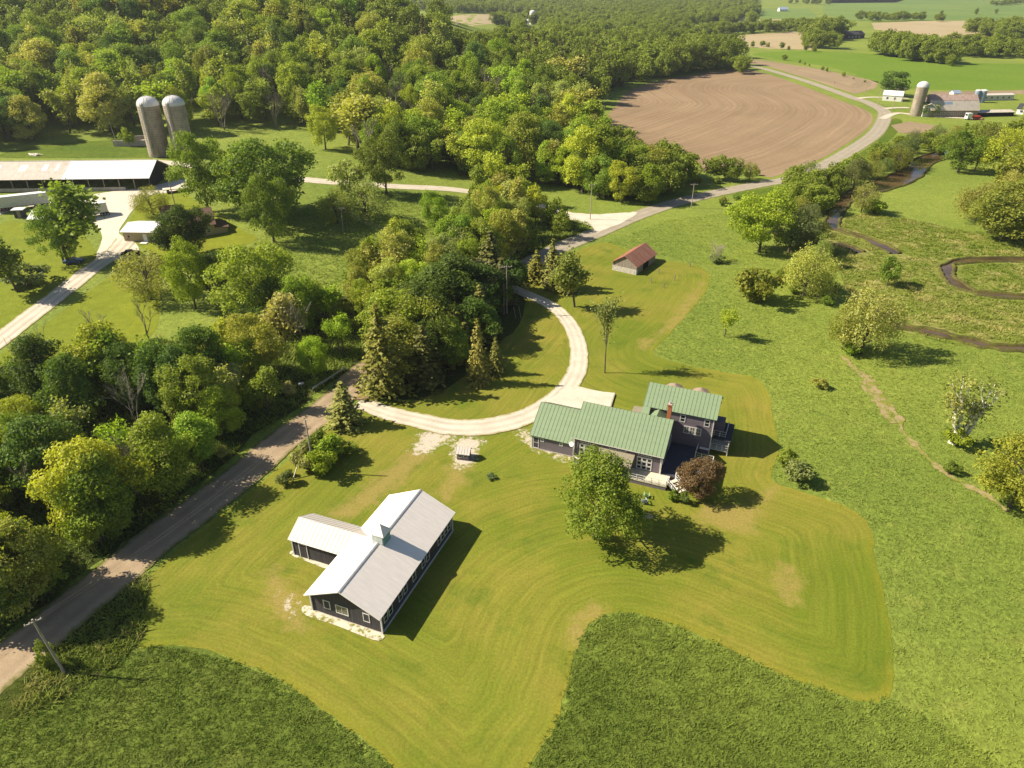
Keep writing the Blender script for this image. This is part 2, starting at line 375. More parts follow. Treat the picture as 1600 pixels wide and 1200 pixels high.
# ------------------------------------------------------------------ sheets of ground
def smooth(pts, closed=True, n=5):
    p = [Vector((a[0], a[1])) for a in pts]; L = len(p); out = []
    for i in range(L if closed else L - 1):
        g = lambda k: p[k % L] if closed else p[max(0, min(L - 1, k))]
        a, b, c, d = g(i - 1), g(i), g(i + 1), g(i + 2)
        for k in range(n):
            t = k / n
            out.append(.5 * ((2 * b) + (c - a) * t + (2 * a - 5 * b + 4 * c - d) * t * t + (3 * b - a - 3 * c + d) * t ** 3))
    if not closed: out.append(p[-1])
    return [(q.x, q.y) for q in out]
def gp(pts): return [tuple(G(*p)[:2]) for p in pts]
def inpoly(X, Y, poly):
    r = np.zeros(X.shape, bool); n = len(poly)
    for i in range(n):
        x0, y0 = poly[i]; x1, y1 = poly[(i + 1) % n]
        if y0 == y1: continue
        c = ((y0 > Y) != (y1 > Y)) & (X < (x1 - x0) * (Y - y0) / (y1 - y0) + x0); r ^= c
    return r
def edist(X, Y, poly, closed=True):
    d = np.full(X.shape, 1e9); n = len(poly)
    for i in range(n if closed else n - 1):
        ax, ay = poly[i]; bx, by = poly[(i + 1) % n]; dx, dy = bx - ax, by - ay
        t = np.clip(((X - ax) * dx + (Y - ay) * dy) / max(dx * dx + dy * dy, 1e-9), 0, 1)
        d = np.minimum(d, np.hypot(X - ax - t * dx, Y - ay - t * dy))
    return d
def sheet(name, poly, mat, lvl, sp=8., dist=False, jag=0., cat=None):
    """a draped sheet of ground inside poly (world xy)"""
    poly = [tuple(p) for p in poly]; dense = []
    for i, a in enumerate(poly):
        b = poly[(i + 1) % len(poly)]; k = max(1, int(math.dist(a, b) / max(sp, .6)))
        for q in range(k):
            t = q / k; x, y = a[0] + (b[0] - a[0]) * t, a[1] + (b[1] - a[1]) * t
            if jag: x += rnd.uniform(-jag, jag); y += rnd.uniform(-jag, jag)
            dense.append((x, y))
    xs = [p[0] for p in dense]; ys = [p[1] for p in dense]
    gx, gy = np.meshgrid(np.arange(min(xs), max(xs), sp), np.arange(min(ys), max(ys), sp)); gx = gx.ravel(); gy = gy.ravel()
    gx = gx + RS.uniform(-.2, .2, gx.shape) * sp; gy = gy + RS.uniform(-.2, .2, gy.shape) * sp
    k = inpoly(gx, gy, dense) & (edist(gx, gy, dense) > sp * .45); gx, gy = gx[k], gy[k]
    vs = [Vector(p) for p in dense] + [Vector(p) for p in zip(gx, gy)]
    r = delaunay_2d_cdt(vs, [], [list(range(len(dense)))], 1, 1e-4)
    X = np.array([v.x for v in r[0]]); Y = np.array([v.y for v in r[0]]); Z = hz(X, Y) + lvl * .03
    fs = []
    for f in r[2]:
        a, b, c = (r[0][q] for q in f[:3])
        fs.append(tuple(f) if (b - a).cross(c - a) > 0 else tuple(reversed(f)))
    me = bpy.data.meshes.new(name); me.from_pydata(np.stack([X, Y, Z], 1).tolist(), [], fs); me.update(); me.materials.append(M[mat])
    if dist:
        at = me.attributes.new('edge', 'FLOAT', 'POINT'); at.data.foreach_set('value', edist(X, Y, dist if isinstance(dist, list) else dense, not isinstance(dist, list)))
    o = link(name, me); o['kind'] = 'structure'; return o
def ribbon(name, line, width, mat, lvl, step=2., cat=None):
    """road: centre line (world xy), constant or per-point width"""
    p = smooth(line, False, 8); pts = [p[0]]; acc = 0
    q = []
    for a, b in zip(p, p[1:]):
        k = max(1, int(math.dist(a, b) / step))
        q += [(a[0] + (b[0] - a[0]) * t / k, a[1] + (b[1] - a[1]) * t / k) for t in range(k)]
    q.append(p[-1]); vs = []; fs = []; uv = []; W = 7; L = 0.
    for i, c in enumerate(q):
        a, b = q[max(0, i - 1)], q[min(len(q) - 1, i + 1)]; d = Vector((b[0] - a[0], b[1] - a[1])).normalized(); n = Vector((d.y, -d.x))
        if i: L += math.dist(q[i - 1], c)
        w = width if not callable(width) else width(i / (len(q) - 1))
        for k in range(W):
            t = k / (W - 1); off = (t - .5) * w
            if k in (0, W - 1): off += rnd.uniform(-.12, .12)
            x, y = c[0] + n.x * off, c[1] + n.y * off
            vs.append((x, y, hs(x, y) + lvl * .03)); uv.append((t, L))
    for i in range(len(q) - 1):
        for k in range(W - 1): a = i * W + k; fs.append((a, a + W, a + W + 1, a + 1)[::-1])
    me = bpy.data.meshes.new(name); me.from_pydata(vs, [], fs); me.update(); me.materials.append(M[mat])
    if me.polygons[0].normal.z < 0: me.flip_normals()
    ul = me.uv_layers.new(); idx = np.zeros(len(me.loops), int); me.loops.foreach_get('vertex_index', idx)
    ul.data.foreach_set('uv', np.array(uv)[idx].ravel())
    o = link(name, me); o['kind'] = 'structure'; return o, q
def ground():
    def ax(lo, hi, s, flo, fhi, g=1.12):
        a = list(np.arange(lo, hi + .1, s)); st = s; x = hi
        while x < fhi: st *= g; x += st; a.append(x)
        st = s; x = lo
        while x > flo: st *= g; x -= st; a.insert(0, x)
        return np.array(a)
    xs = ax(-330, 260, 5., -7000, 7000); ys = ax(10, 560, 5., -200, 14000)
    X, Y = np.meshgrid(xs, ys); Z = hz(X, Y); nx = len(xs); ny = len(ys)
    i = (np.arange(ny - 1)[:, None] * nx + np.arange(nx - 1)[None]).ravel()
    fs = np.stack([i, i + 1, i + nx + 1, i + nx], 1)
    me = bpy.data.meshes.new('ground'); me.from_pydata(np.stack([X.ravel(), Y.ravel(), Z.ravel()], 1).tolist(), [], fs.tolist()); me.update()
    me.materials.append(M['meadow']); me.polygons.foreach_set('use_smooth', [True] * len(fs))
    T(link('ground', me), 'green meadow ground running from the house to the horizon', 'ground', kind='structure')
ground()
# --- roads
ROAD = gp([(-60, 1095), (0, 1043), (55, 1000), (112, 952), (170, 905), (242, 846), (302, 801), (380, 742), (438, 692), (495, 650), (545, 609), (582, 572)])
ROAD += gp([(800, 428), (815, 419.5)])
RUP = gp([(806, 424.5), (815, 419.5), (878, 386), (937, 362), (990, 339), (1052, 318), (1118, 302), (1192, 287), (1222, 282.5)])
ROAD2 = RUP + gp([(1256, 274), (1285, 260), (1328, 236), (1367, 209), (1381, 186), (1380, 173), (1355, 160), (1332, 152.6), (1263, 128), (1192, 107), (1158, 101), (1140, 93), (1120, 84)])
road, rq = ribbon('gravel_road', ROAD, 6.4, 'road', 3); T(road, 'tan gravel road with wheel tracks running diagonally past the wood', 'road')
road2, rq2 = ribbon('paved_road', ROAD2, lambda t: 6.4 + 1. * min(1., t * 2), 'paved', 2.4); T(road2, 'pale road curving round the brown ploughed field', 'road')
SIDE = gp([(958, 341), (920, 343), (880, 333), (850, 325), (815, 314), (716, 297), (620, 291.5), (560, 287), (500, 283), (430, 276), (350, 266), (285, 257), (240, 252)])
T(ribbon('side_road', SIDE, 5.2, 'drive', 2)[0], 'white gravel side road running under the trees to the twin silos', 'road')
LANE = gp([(-60, 575), (0, 531), (40, 500), (90, 462), (140, 423), (178, 396), (200, 372)])
T(sheet('road_junction', smooth(gp([(858, 329), (900, 333), (935, 335), (975, 333), (995, 332), (975, 347), (948, 358), (932, 364), (925, 355), (900, 346), (870, 338)]), True, 4), 'pad', 3.2, 2., jag=.3), 'wide pale gravel junction where the side road meets the road', 'junction')
T(ribbon('farm_lane', LANE, lambda t: 5.4 + 4 * max(0, t - .8), 'drive', 3)[0], 'pale gravel lane climbing to the old farm yard', 'lane')
DRV = gp([(560, 629), (584, 638), (617, 649), (660, 659), (705, 668), (760, 667), (812, 655), (850, 637), (884, 609), (902, 577), (904, 545), (893, 512), (873, 487), (846, 470), (815, 457), (795, 448)])
T(ribbon('driveway', DRV, lambda t: 3.4 + 1.5 * (math.exp(-((t - .33) / .2) ** 2)), 'drive', 4)[0], 'white gravel driveway looping round the green lawn circle', 'driveway')
YARD = gp([(110, 318), (150, 303), (228, 293), (262, 285), (282, 281), (296, 285), (270, 300), (235, 305), (210, 326), (196, 345), (186, 365), (212, 380), (215, 397), (175, 408), (150, 404), (160, 372), (150, 352), (130, 340), (95, 338), (40, 322), (0, 336), (0, 322), (40, 312)])
T(sheet('farm_yard', smooth(YARD, True, 3), 'yard', 2, 6), 'bright gravel yard in front of the long farm shed', 'yard')
T(sheet('parking_apron', gp([(886, 606), (905, 605), (925, 611), (959, 616), (954, 641), (925, 650), (880, 655), (845, 652), (850, 632)]), 'pad', 5, 1.6, jag=.35), 'white gravel parking pad beside the green roofed house', 'parking')
# --- fields
PL = smooth(gp([(960, 168), (974, 150), (1000, 135), (1060, 121), (1145, 108), (1192, 114), (1245, 131), (1310, 156), (1352, 172), (1364, 186), (1352, 204), (1316, 229), (1275, 252), (1222, 272), (1196, 276), (1150, 258), (1080, 270), (1010, 258), (945, 222), (940, 195)]), True, 6)
T(sheet('ploughed_field', PL, 'plough', 1, 6, dist=smooth(gp([(1000, 350), (1196, 280), (1300, 240), (1364, 190), (1352, 166), (1290, 143)]), False, 8)), 'brown ploughed field with curving furrows', 'field')
T(sheet('second_ploughed_field', gp([(1148, 92), (1190, 94), (1280, 108), (1373, 128), (1368, 138), (1336, 147), (1268, 124.5), (1200, 104), (1165, 98)]), 'plough2', 1, 8, dist=True), 'narrow pale ploughed strip above the curving road', 'field')
T(sheet('green_field', smooth(gp([(1175, 84), (1250, 80), (1350, 83), (1420, 92), (1500, 98), (1700, 105), (1700, 146), (1580, 141), (1460, 140), (1385, 133), (1330, 114), (1280, 102), (1225, 94)]), True, 4), 'field', 1, 12), 'bright green hay field behind the far barn', 'field')
for nm, ps, mt in (('stubble_field', [(1120, 60), (1180, 53), (1284, 47), (1276, 78), (1200, 76), (1130, 70)], 'stubble'), ('tan_field', [(1362, 36), (1440, 33), (1580, 32), (1574, 52), (1500, 60), (1440, 58), (1366, 46)], 'stubble'),
                   ('far_green_field', [(1180, 14), (1262, 13), (1280, 27), (1240, 31), (1178, 28)], 'farfield'), ('far_pasture', [(1285, 22), (1290, -4), (1700, -14), (1700, 31), (1460, 32), (1330, 33)], 'farfield'),
                   ('forest_clearing', [(704, 25), (800, 24), (786, 36), (740, 40), (712, 40)], 'stubble'), ('far_tan_field', [(1150, 33), (1240, 29), (1236, 36), (1156, 40)], 'stubble'), ('far_pale_field', [(1290, -1), (1420, -2), (1400, 4), (1290, 5)], 'stubble'),
                   ('roadside_plot', [(1392, 196), (1420, 190), (1462, 196), (1448, 210), (1405, 208)], 'plough2'), ('silage_plot', [(1450, 143.5), (1600, 141), (1700, 142), (1700, 150), (1560, 146), (1455, 149)], 'plough2')):
    T(sheet(nm, gp(ps), mt, 2, 14, dist=(mt == 'plough2')), f'{dict(stubble="pale tan", farfield="hazy green", plough2="brown")[mt]} {nm.replace("_", " ")} in the distance', 'field')
# --- lawns
LAWN = gp([(560, 634), (500, 680), (448, 722), (395, 765), (330, 815), (255, 880), (200, 930), (170, 960), (215, 1010), (250, 1008), (300, 1011), (350, 1024), (420, 1054), (500, 1105), (560, 1150), (620, 1202), (700, 1270), (790, 1270), (828, 1198), (862, 1148), (884, 1080), (898, 1022), (918, 980), (945, 962), (985, 958), (1050, 976), (1130, 1011), (1230, 1058), (1320, 1090), (1368, 1098), (1391, 1082), (1396, 1040), (1383, 930), (1366, 872), (1362, 830), (1340, 803), (1280, 776), (1214, 757), (1207, 735), (1216, 700), (1208, 660), (1202, 620), (1180, 590), (1130, 582), (1070, 570), (1020, 553), (1045, 524), (1082, 482), (1107, 447), (1104, 424), (1075, 412), (1030, 405), (985, 392), (938, 379), (885, 402), (840, 432), (800, 455), (770, 500), (700, 560), (640, 610), (600, 628)])
LAWN = smooth(LAWN, True, 4)
lawn = T(sheet('lawn', LAWN, 'lawn', 1, 1.3, dist=True, jag=.18), 'mown yellow green lawn round the house with mower stripes', 'lawn')
for nm, ps in (('farm_lawn', [(-40, 560), (0, 520), (40, 488), (95, 448), (140, 412), (150, 395), (120, 360), (60, 352), (20, 345), (0, 352), (-80, 400), (-120, 500)]), ('lane_side_lawn', [(0, 556), (60, 515), (130, 462), (185, 424), (220, 410), (250, 420), (250, 470), (240, 520), (180, 560), (110, 570), (30, 590)]),
               ('house_lawn', [(205, 340), (230, 310), (280, 300), (330, 330), (380, 360), (400, 375), (345, 400), (330, 430), (280, 420), (220, 385), (192, 374)]),
               ('barn_back_field', [(0, 246), (30, 233), (110, 222), (240, 220), (320, 235), (300, 252), (240, 247), (120, 247)]), ('verge_grass', [(1150, 302), (1225, 288), (1292, 267), (1336, 244), (1380, 212), (1394, 186), (1410, 190), (1396, 214), (1350, 248), (1296, 275), (1235, 297), (1160, 312)])):
    T(sheet(nm, smooth(gp(ps), True, 4), 'farmlawn' if 'lawn' in nm else 'weeds', 1, 6), f'short yellow green {nm.replace("_", " ")}', 'lawn')
WOODA = gp([(-60, 600), (0, 575), (60, 560), (150, 560), (240, 530), (330, 545), (400, 520), (470, 470), (560, 460), (640, 430), (700, 400), (760, 330), (830, 322), (880, 340), (925, 352), (868, 378), (800, 415), (700, 480), (590, 553), (530, 590), (476, 628), (400, 682), (292, 775), (235, 819), (170, 868), (113, 910), (0, 1000), (-80, 1060)])
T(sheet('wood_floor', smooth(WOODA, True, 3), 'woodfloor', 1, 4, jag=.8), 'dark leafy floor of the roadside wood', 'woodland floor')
CONF = gp([(590, 618), (583, 590), (640, 540), (720, 485), (795, 440), (815, 455), (820, 480), (800, 520), (770, 545), (740, 575), (690, 610), (640, 626)])
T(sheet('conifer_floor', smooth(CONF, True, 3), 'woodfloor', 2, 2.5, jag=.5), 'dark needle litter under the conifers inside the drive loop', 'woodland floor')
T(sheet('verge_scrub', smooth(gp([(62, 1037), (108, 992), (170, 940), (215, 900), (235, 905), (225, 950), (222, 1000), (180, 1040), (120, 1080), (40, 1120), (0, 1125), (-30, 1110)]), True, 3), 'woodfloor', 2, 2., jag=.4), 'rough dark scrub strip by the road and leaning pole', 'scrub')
WET = smooth(gp([(1310, 345), (1355, 335), (1430, 345), (1520, 362), (1700, 375), (1700, 540), (1600, 545), (1500, 540), (1420, 520), (1370, 512), (1330, 470), (1310, 420), (1290, 380)]), True, 4)
T(sheet('marsh', WET, 'wet', 1, 6), 'patchy tan and green marsh inside the creek bends', 'marsh')
M['ditch'] = patch_mat('ditch_soil', (.32, .25, .13), .5, .6)
DIT = gp([(1318, 556), (1330, 572), (1352, 590), (1374, 616), (1391, 640), (1405, 653), (1409, 672), (1424, 690), (1441, 708), (1462, 727), (1486, 746), (1512, 760), (1540, 774), (1575, 800)])
dit_, dq = ribbon('ditch', DIT, lambda t: .9 + .4 * math.sin(t * 37) + .3 * math.sin(t * 83), 'ditch', 3); T(dit_, 'thin tan muddy ditch winding through the meadow', 'ditch')
T(sheet('ditch_soil', smooth(gp([(1338, 582), (1362, 590), (1376, 612), (1398, 648), (1392, 660), (1370, 632), (1350, 606)]), True, 4), 'ditch', 2, 1.2, jag=.8), 'bare brown soil beside the ditch', 'soil')
T(sheet('barn_gravel', smooth(gp([(472, 950), (486, 948), (545, 972), (598, 990), (592, 1002), (560, 992), (520, 976), (478, 962)]), True, 3), 'spill', 3, .8), 'white gravel strip along the barn gable', 'gravel')
T(sheet('wing_gravel', smooth(gp([(455, 862), (470, 862), (515, 882), (512, 890), (480, 878), (455, 868)]), True, 3), 'spill', 3, .8), 'white gravel strip along the barn wing', 'gravel')
def lawn_attr(nm, polys, soft):
    me = lawn.data; co = np.zeros(len(me.vertices) * 3); me.vertices.foreach_get('co', co); X, Y = co[0::3], co[1::3]; v = np.zeros(len(X))
    for q in polys:
        P = smooth(gp(q), True, 4); d = edist(X, Y, P); d = np.where(inpoly(X, Y, P), d, -d); v = np.maximum(v, np.clip(.5 + d / (2 * soft), 0, 1))
    at = me.attributes.new(nm, 'FLOAT', 'POINT'); at.data.foreach_set('value', v)
lawn_attr('worn', [[(640, 705), (668, 712), (620, 760), (580, 790), (540, 812), (520, 800), (560, 770)], [(707, 728), (735, 728), (720, 760), (700, 785), (685, 775)], [(440, 905), (475, 950), (470, 985), (435, 965), (415, 915), (430, 885)], [(1212, 758), (1218, 762), (1175, 800), (1165, 800)], [(1215, 890), (1235, 880), (1250, 920), (1240, 950), (1220, 930)], [(940, 945), (900, 960), (880, 1000), (900, 1010), (930, 975)], [(1000, 530), (1040, 520), (1080, 480), (1100, 440), (1080, 460), (1030, 520), (1010, 548)], [(1100, 790), (1180, 795), (1170, 830), (1100, 820)]], 2.2)
lawn_attr('spill', [[(660, 672), (700, 676), (715, 683), (690, 695), (668, 711), (640, 708), (650, 690)], [(712, 684), (755, 684), (752, 700), (735, 730), (708, 730), (706, 705)], [(806, 672), (835, 676), (850, 700), (895, 716), (894, 724), (845, 708), (822, 694)], [(440, 925), (465, 945), (455, 965), (440, 950)]], 1.6)
M['nearmeadow'] = grass('dark_meadow_grass', (.085, .125, .018), (.13, .17, .026), (.16, .185, .035), fv=(.6, 1.35), bump=1., fd=((.138, .192, .029), (.198, .246, .038)))
T(sheet('near_meadow', gp([(-30, 1150), (215, 1012), (320, 1015), (420, 1054), (620, 1202), (830, 1198), (885, 1080), (918, 985), (985, 960), (1130, 1012), (1320, 1091), (1420, 1110), (1500, 1150), (1620, 1240), (1500, 1330), (-100, 1330)]), 'nearmeadow', .5, 3, jag=1.), 'darker unmown meadow in front of the mown lawn', 'meadow')
# --- creek
CRK = []
def creek(line, w, name='creek', lab=None):
    o, q = ribbon(name, line, w, 'water', 2); T(o, lab, 'creek'); CRK.append(q)
    mb = MB(); N_ = 5; vs = []; fs = []
    for sgn in (-1, 1):
        b0 = len(vs)
        for i, c in enumerate(q):
            a, b = q[max(0, i - 1)], q[min(len(q) - 1, i + 1)]; d = Vector((b[0] - a[0], b[1] - a[1])).normalized(); n = Vector((d.y, -d.x)) * sgn
            ww = (w if not callable(w) else w(i / (len(q) - 1))) / 2
            j = rnd.uniform(-.25, .25)
            for off, z in ((-.35, .0), (-.2, .2), (.05, .4), (.35, .4), (.8 + j * .5, .0)):
                vs.append((c[0] + n.x * (ww + off + j), c[1] + n.y * (ww + off + j), z + rnd.uniform(0, .1)))
        for i in range(len(q) - 1):
            for k in range(N_ - 1):
                a = b0 + i * N_ + k; f = (a, a + 1, a + N_ + 1, a + N_); fs.append(f if sgn < 0 else f[::-1])
    mb.add(vs, fs); T(mb.build(name + '_bank', 'bank', None, True), 'low muddy bank along ' + (lab or 'the creek'), 'bank', kind='structure')
creek(gp([(1640, 205), (1560, 222), (1490, 238), (1445, 252), (1415, 275), (1372, 292), (1330, 306), (1310, 325), (1300, 352), (1318, 362), (1352, 373), (1385, 388), (1398, 397)]), lambda t: 8.5 - 5.8 * float(S(.5, .72, t)) + .8 * math.sin(t * 29), lab='the broad brown creek by the hedgerow')
creek(gp([(1660, 408), (1560, 406), (1500, 409), (1481, 417), (1484, 434), (1510, 452), (1550, 461), (1660, 468)]), lambda t: 2.5 + .7 * math.sin(t * 31) + .5 * math.sin(t * 13), lab='the creek loop at the right edge')
creek(gp([(1390, 508), (1440, 516), (1500, 530), (1560, 543), (1660, 548)]), lambda t: 2.3 + .8 * math.sin(t * 23) + .4 * math.sin(t * 51), lab='the lower creek reach')
creek(gp([(1305, 380), (1330, 388), (1345, 395)]), 2.4, 'creek_pool', lab='a small side pool')
# gravel curb at the parking pad
def at(px, py): return G(px, py)
kb = MB(); a, b = G(941 + 19, 617), G(953, 640); kb.slab((a.x - .12, a.y, .3), (b.x - .12, b.y, .3), (b.x + .12, b.y, .3), (a.x + .12, a.y, .3), .3)
T(kb.build('timber_edging', 'wood'), 'brown timber edging at the end of the parking pad', 'edging')
# BUILDINGS
# ---- white roofed barn
A = R(-21.4)
barn = thing('barn', (-15.8, 65.9, 0), A, 'dark charcoal barn with white metal roof, side wing and small roof cupola', 'barn')
w = MB(); gwalls(w, -9.0, 9.4, -4.65, 4.65, 3.0, 0, 5.2, axis='y', z0=-.3)
w.build('wall', 'darkboard', barn)
r = MB(); gable(r, -9.75, 9.85, 0, 5.05, 3.0, 5.42, .1, .62, .03, axis='y', rh=.014); r.build('roof', ['whiteroof', 'whiteroof'], barn)
c = MB(); c.slab((-.17, -9.75, 5.4), (0, -9.75, 5.47), (0, 9.85, 5.47), (-.17, 9.85, 5.4), .03).slab((0, -9.75, 5.47), (.17, -9.75, 5.4), (.17, 9.85, 5.4), (0, 9.85, 5.47), .03)
c.build('ridge_cap', 'steel', barn)
pieces('corner_board', 'trim', barn, [(x - .09, x + .09, y - .07, y + .09, 0, 2.9) for x, y in ((-4.72, -9.07), (4.72, -9.07), (4.72, 9.3), (-4.72, 9.3))])
t = MB(); t.box(4.66, 4.8, -8.8, 9.2, .02, .16); t.build('sill_board', 'trim', barn)
t = MB(); t.box(-4.6, 4.6, -9.1, -9.01, -.2, .1); t.build('foundation', 'concrete', barn)
for x, ww, hh, z, nx in ((-2.75, .95, 1.35, 1.05, 1), (-.15 - .55, 1.7, 1.35, .95, 2), (2.55, .9, 1.35, 1.05, 1)):
    window(barn, (x - ww / 2 + .2, -9.0, z), (1, 0), ww, hh, nx, 1, bw=.11, glass='paleglass' if nx == 2 else 'darkboard')
for y in (-8., -6.9, -4.6, -3.4, -1.2, 1.2, 2.4, 5.6, 6.6, 7.6, 8.5): window(barn, (4.65, y - .45, .95), (0, 1), .85, 1.35, 1, 2, bw=.08)
w = MB(); w.add([(-12.4, -2.15, -.2), (-4.65, -2.15, -.2), (-4.65, 2.75, -.2), (-12.4, 2.75, -.2), (-12.4, -2.15, 2.85), (-4.65, -2.15, 2.85), (-4.65, 2.75, 2.85), (-12.4, 2.75, 2.85), (-12.4, .3, 4.1), (-4.65, .3, 4.1)], [(0, 1, 5, 4), (2, 3, 7, 6), (3, 0, 4, 8, 7)])
w.build('wing_wall', 'darkboard', barn)
r = MB()
for sg in (-1, 1):
    e = .3 + sg * 2.75; q = [(-12.75, e, 2.75), (-4.3 if sg < 0 else -4.3, e, 2.75), (-2.2, .3, 4.32), (-12.75, .3, 4.32)]
    if sg > 0: q = [q[1], q[0], q[3], q[2]]
    r.slab(*q, t=.08)
    for k in range(17):
        x = -12.65 + k * .6; xe = min(x, -4.45); f = 1.
        if x > -4.45: continue
        q = [(x - .02, e, 2.78), (x + .02, e, 2.78), (x + .02, .3, 4.35), (x - .02, .3, 4.35)]
        if sg > 0: q = [q[1], q[0], q[3], q[2]]
        r.slab(*q, t=.03, mi=1)
r.build('wing_roof', ['wingroof', 'whiteseam'], barn)
pieces('corner_board', 'trim', barn, [(-12.47, -12.3, -2.22, -2.1, 0, 2.75), (-12.47, -12.3, 2.7, 2.82, 0, 2.75)])
t = MB(); t.box(-11.4, -11.28, -2.23, -2.16, .1, 2.4).box(-10.2, -10.1, -2.23, -2.16, .1, 2.4).box(-11.28, -10.2, -2.226, -2.16, 2.3, 2.4)
t.build('door_frame', 'trim', barn)
MB().box(-11.28, -10.2, -2.2, -2.15, .1, 2.3).build('sliding_door', 'darkboard', barn)
cu = MB(); cu.box(-.8, .8, -.8, .8, 4.3, 6.5); cup = cu.build('cupola', 'tealdark', barn)
for k, (o, ux) in enumerate((((-.66, -.8, 5.3), (1, 0)), ((.8, -.66, 5.3), (0, 1)), ((-.78, .66, 5.15), (0, -1)))):
    window(cup, o, ux, 1.32, 1.1, 1, 8, 'louvre', 'teal', 'trim' if k == 0 else 'tealdark', .09, .05)
cr = MB(); cr.add([(-.9, -.9, 6.45), (.9, -.9, 6.45), (.9, .9, 6.45), (-.9, .9, 6.45), (-.9, -.9, 6.54), (.9, -.9, 6.54), (.9, .9, 6.54), (-.9, .9, 6.54), (0, 0, 7.75)], [(3, 2, 1, 0), (0, 1, 5, 4), (1, 2, 6, 5), (2, 3, 7, 6), (3, 0, 4, 7), (4, 5, 8), (5, 6, 8), (6, 7, 8), (7, 4, 8)])
cr.build('cupola_roof', 'whiteroof', cup)
for o in (cup,): o.location = (0, -.35, 0)
# ---- green roofed house
th = R(-22.2); U = Vector((math.cos(th), math.sin(th), 0)); V = Vector((-math.sin(th), math.cos(th), 0))
HO = U * -18 + V * 91
house = thing('house', HO, th, 'slate grey farmhouse with green standing seam metal roofs and brick chimney', 'house')
w = MB(); gwalls(w, -14, -6.98, -4.2, 5.6, 2.45, .7, 5.45, z0=-.3)
w.build('garage_wall', 'clap', house)
r = MB(); gable(r, -14.4, -6.9, .7, 5.2, 2.5, 5.6, .13, .58, .04); r.build('garage_roof', ['greenroof', 'greenseam'], house)
w = MB(); gwalls(w, -7, 6.3, -4.5, 5.5, 4.0, .5, 7.2, z0=-.3); w.build('main_wall', 'clap', house)
r = MB(); gable(r, -7.35, 6.75, .5, 5.35, 4.05, 7.45, .14, .58, .04); r.build('main_roof', ['greenroof', 'greenseam'], house)
w = MB(); gwalls(w, 1.8, 12.2, 4.4, 10.8, 6.6, 7.6, 8.85, z0=-.3); w.build('block_wall', 'clap', house)
r = MB(); gable(r, 1.3, 12.65, 7.6, 3.5, 6.62, 9.05, .14, .58, .04)
r.slab((1.3, 2.7, 5.62), (2.5, 2.7, 5.62), (2.5, 4.1, 6.585), (1.3, 4.1, 6.585), .12)
r.build('block_roof', ['greenroof', 'greenseam'], house)
r = MB(); gable(r, 1.2, 4.38, 3.9, 1.45, 5.5, 6.55, .1, .58, .04, axis='y'); r.build('link_roof', ['greenroof', 'greenseam'], house)
w = MB(); gwalls(w, 1.4, 4.36, 2.7, 5.1, 5.4, 3.9, 6.4, axis='y', z0=3.); w.build('link_wall', 'clap', house)
ch = MB(); ch.box(5.35, 5.95, 2.3, 2.95, 4., 8.6, 0).box(5.27, 6.03, 2.22, 3.03, 8.6, 8.78, 0).box(5.32, 5.98, 2.27, 2.98, 8.78, 8.86, 1); ch.tube([(5.65, 2.62, 8.86), (5.65, 2.62, 9.25)], .13, 8, 2)
ch.build('chimney', ['brick', 'concrete', 'steel'], house)
for x, y, z in ((-14.02, -4.22, 2.45), (-6.98, -4.55, 4.), (6.3, -4.52, 4.), (12.2, 4.38, 6.6), (12.2, 10.8, 6.6)): MB().box(x - .08, x + .08, y - .06, y + .08, 0, z - .1).build('corner_board', 'trim', house)
t = MB(); t.box(-13.9, -7.1, -4.32, -4.22, -.2, .14); t.build('foundation', 'concrete', house)
t = MB(); t.bar((-7.3, -4.9, 4.0), (6.7, -4.9, 4.0), .05).bar((6.55, -4.75, 4.0), (6.42, -4.62, .3), .04).bar((-7.05, -4.8, 4.0), (-7.05, -4.6, .2), .05); t.build('gutter', 'offwhite', house)
def fw(x, y, z, w_, h_, nx, ny, **k): return window(house, (x - w_ / 2, y, z), (1, 0), w_, h_, nx, ny, **k)
for x in (-5., 3.9): fw(x, -4.5, .95, 2.3, 2.15, 3, 3, name='french_door', bw=.16, bar=.24)
for x, n in ((-5., 3), (3.9, 3)):
    for k in range(n): fw(x - .72 + .72 * k, -4.5, 3.38, .58, .5, 1, 1, bw=.09)
for x in (-.95, .5): fw(x, -4.5, 3.38, 1.25, .5, 1, 1, bw=.09)
fw(-12.3, -4.2, 1.55, .58, .62, 2, 1, bw=.1); fw(-9.2, -4.2, 1.55, .58, .62, 2, 1, bw=.1)
d = fw(-13.35, -4.2, .12, .95, 2.1, 1, 2, name='door', glass='darkboard', bw=.1)
for x in (7.55, 11.25): fw(x, 4.4, 4.95, .85, 1.3, 1, 2, bw=.12)
for x in (8.35, 9.25, 10.15): fw(x, 4.4, 3.05, .9, 1.35, 2, 2, bw=.13, glass='paleglass')
for y, z in ((-1., 4.2), (1.2, 4.2)): window(house, (6.3, y, z), (0, 1), .8, 1.1, 1, 2, bw=.1)
for y in (-2.5, 1.6): window(house, (6.3, y, 1.1), (0, 1), 1.6, 2., 2, 2, name='patio_door', bw=.12)
t = MB(); t.box(10.75, 12.1, 4.05, 4.38, 1.0, 1.15); t.build('ledge', 'white', house)
p = MB(); p.slab((-3.1, -7.45, 2.62), (2.45, -7.45, 2.62), (2.45, -4.52, 3.36), (-3.1, -4.52, 3.36), .14); p.build('porch_roof', 'shingle', house)
pieces('porch_post', 'offwhite', house, [(x - .08, x + .08, -7.2, -7.04, 0., 2.58) for x in (-2.9, -.3, 2.2)])
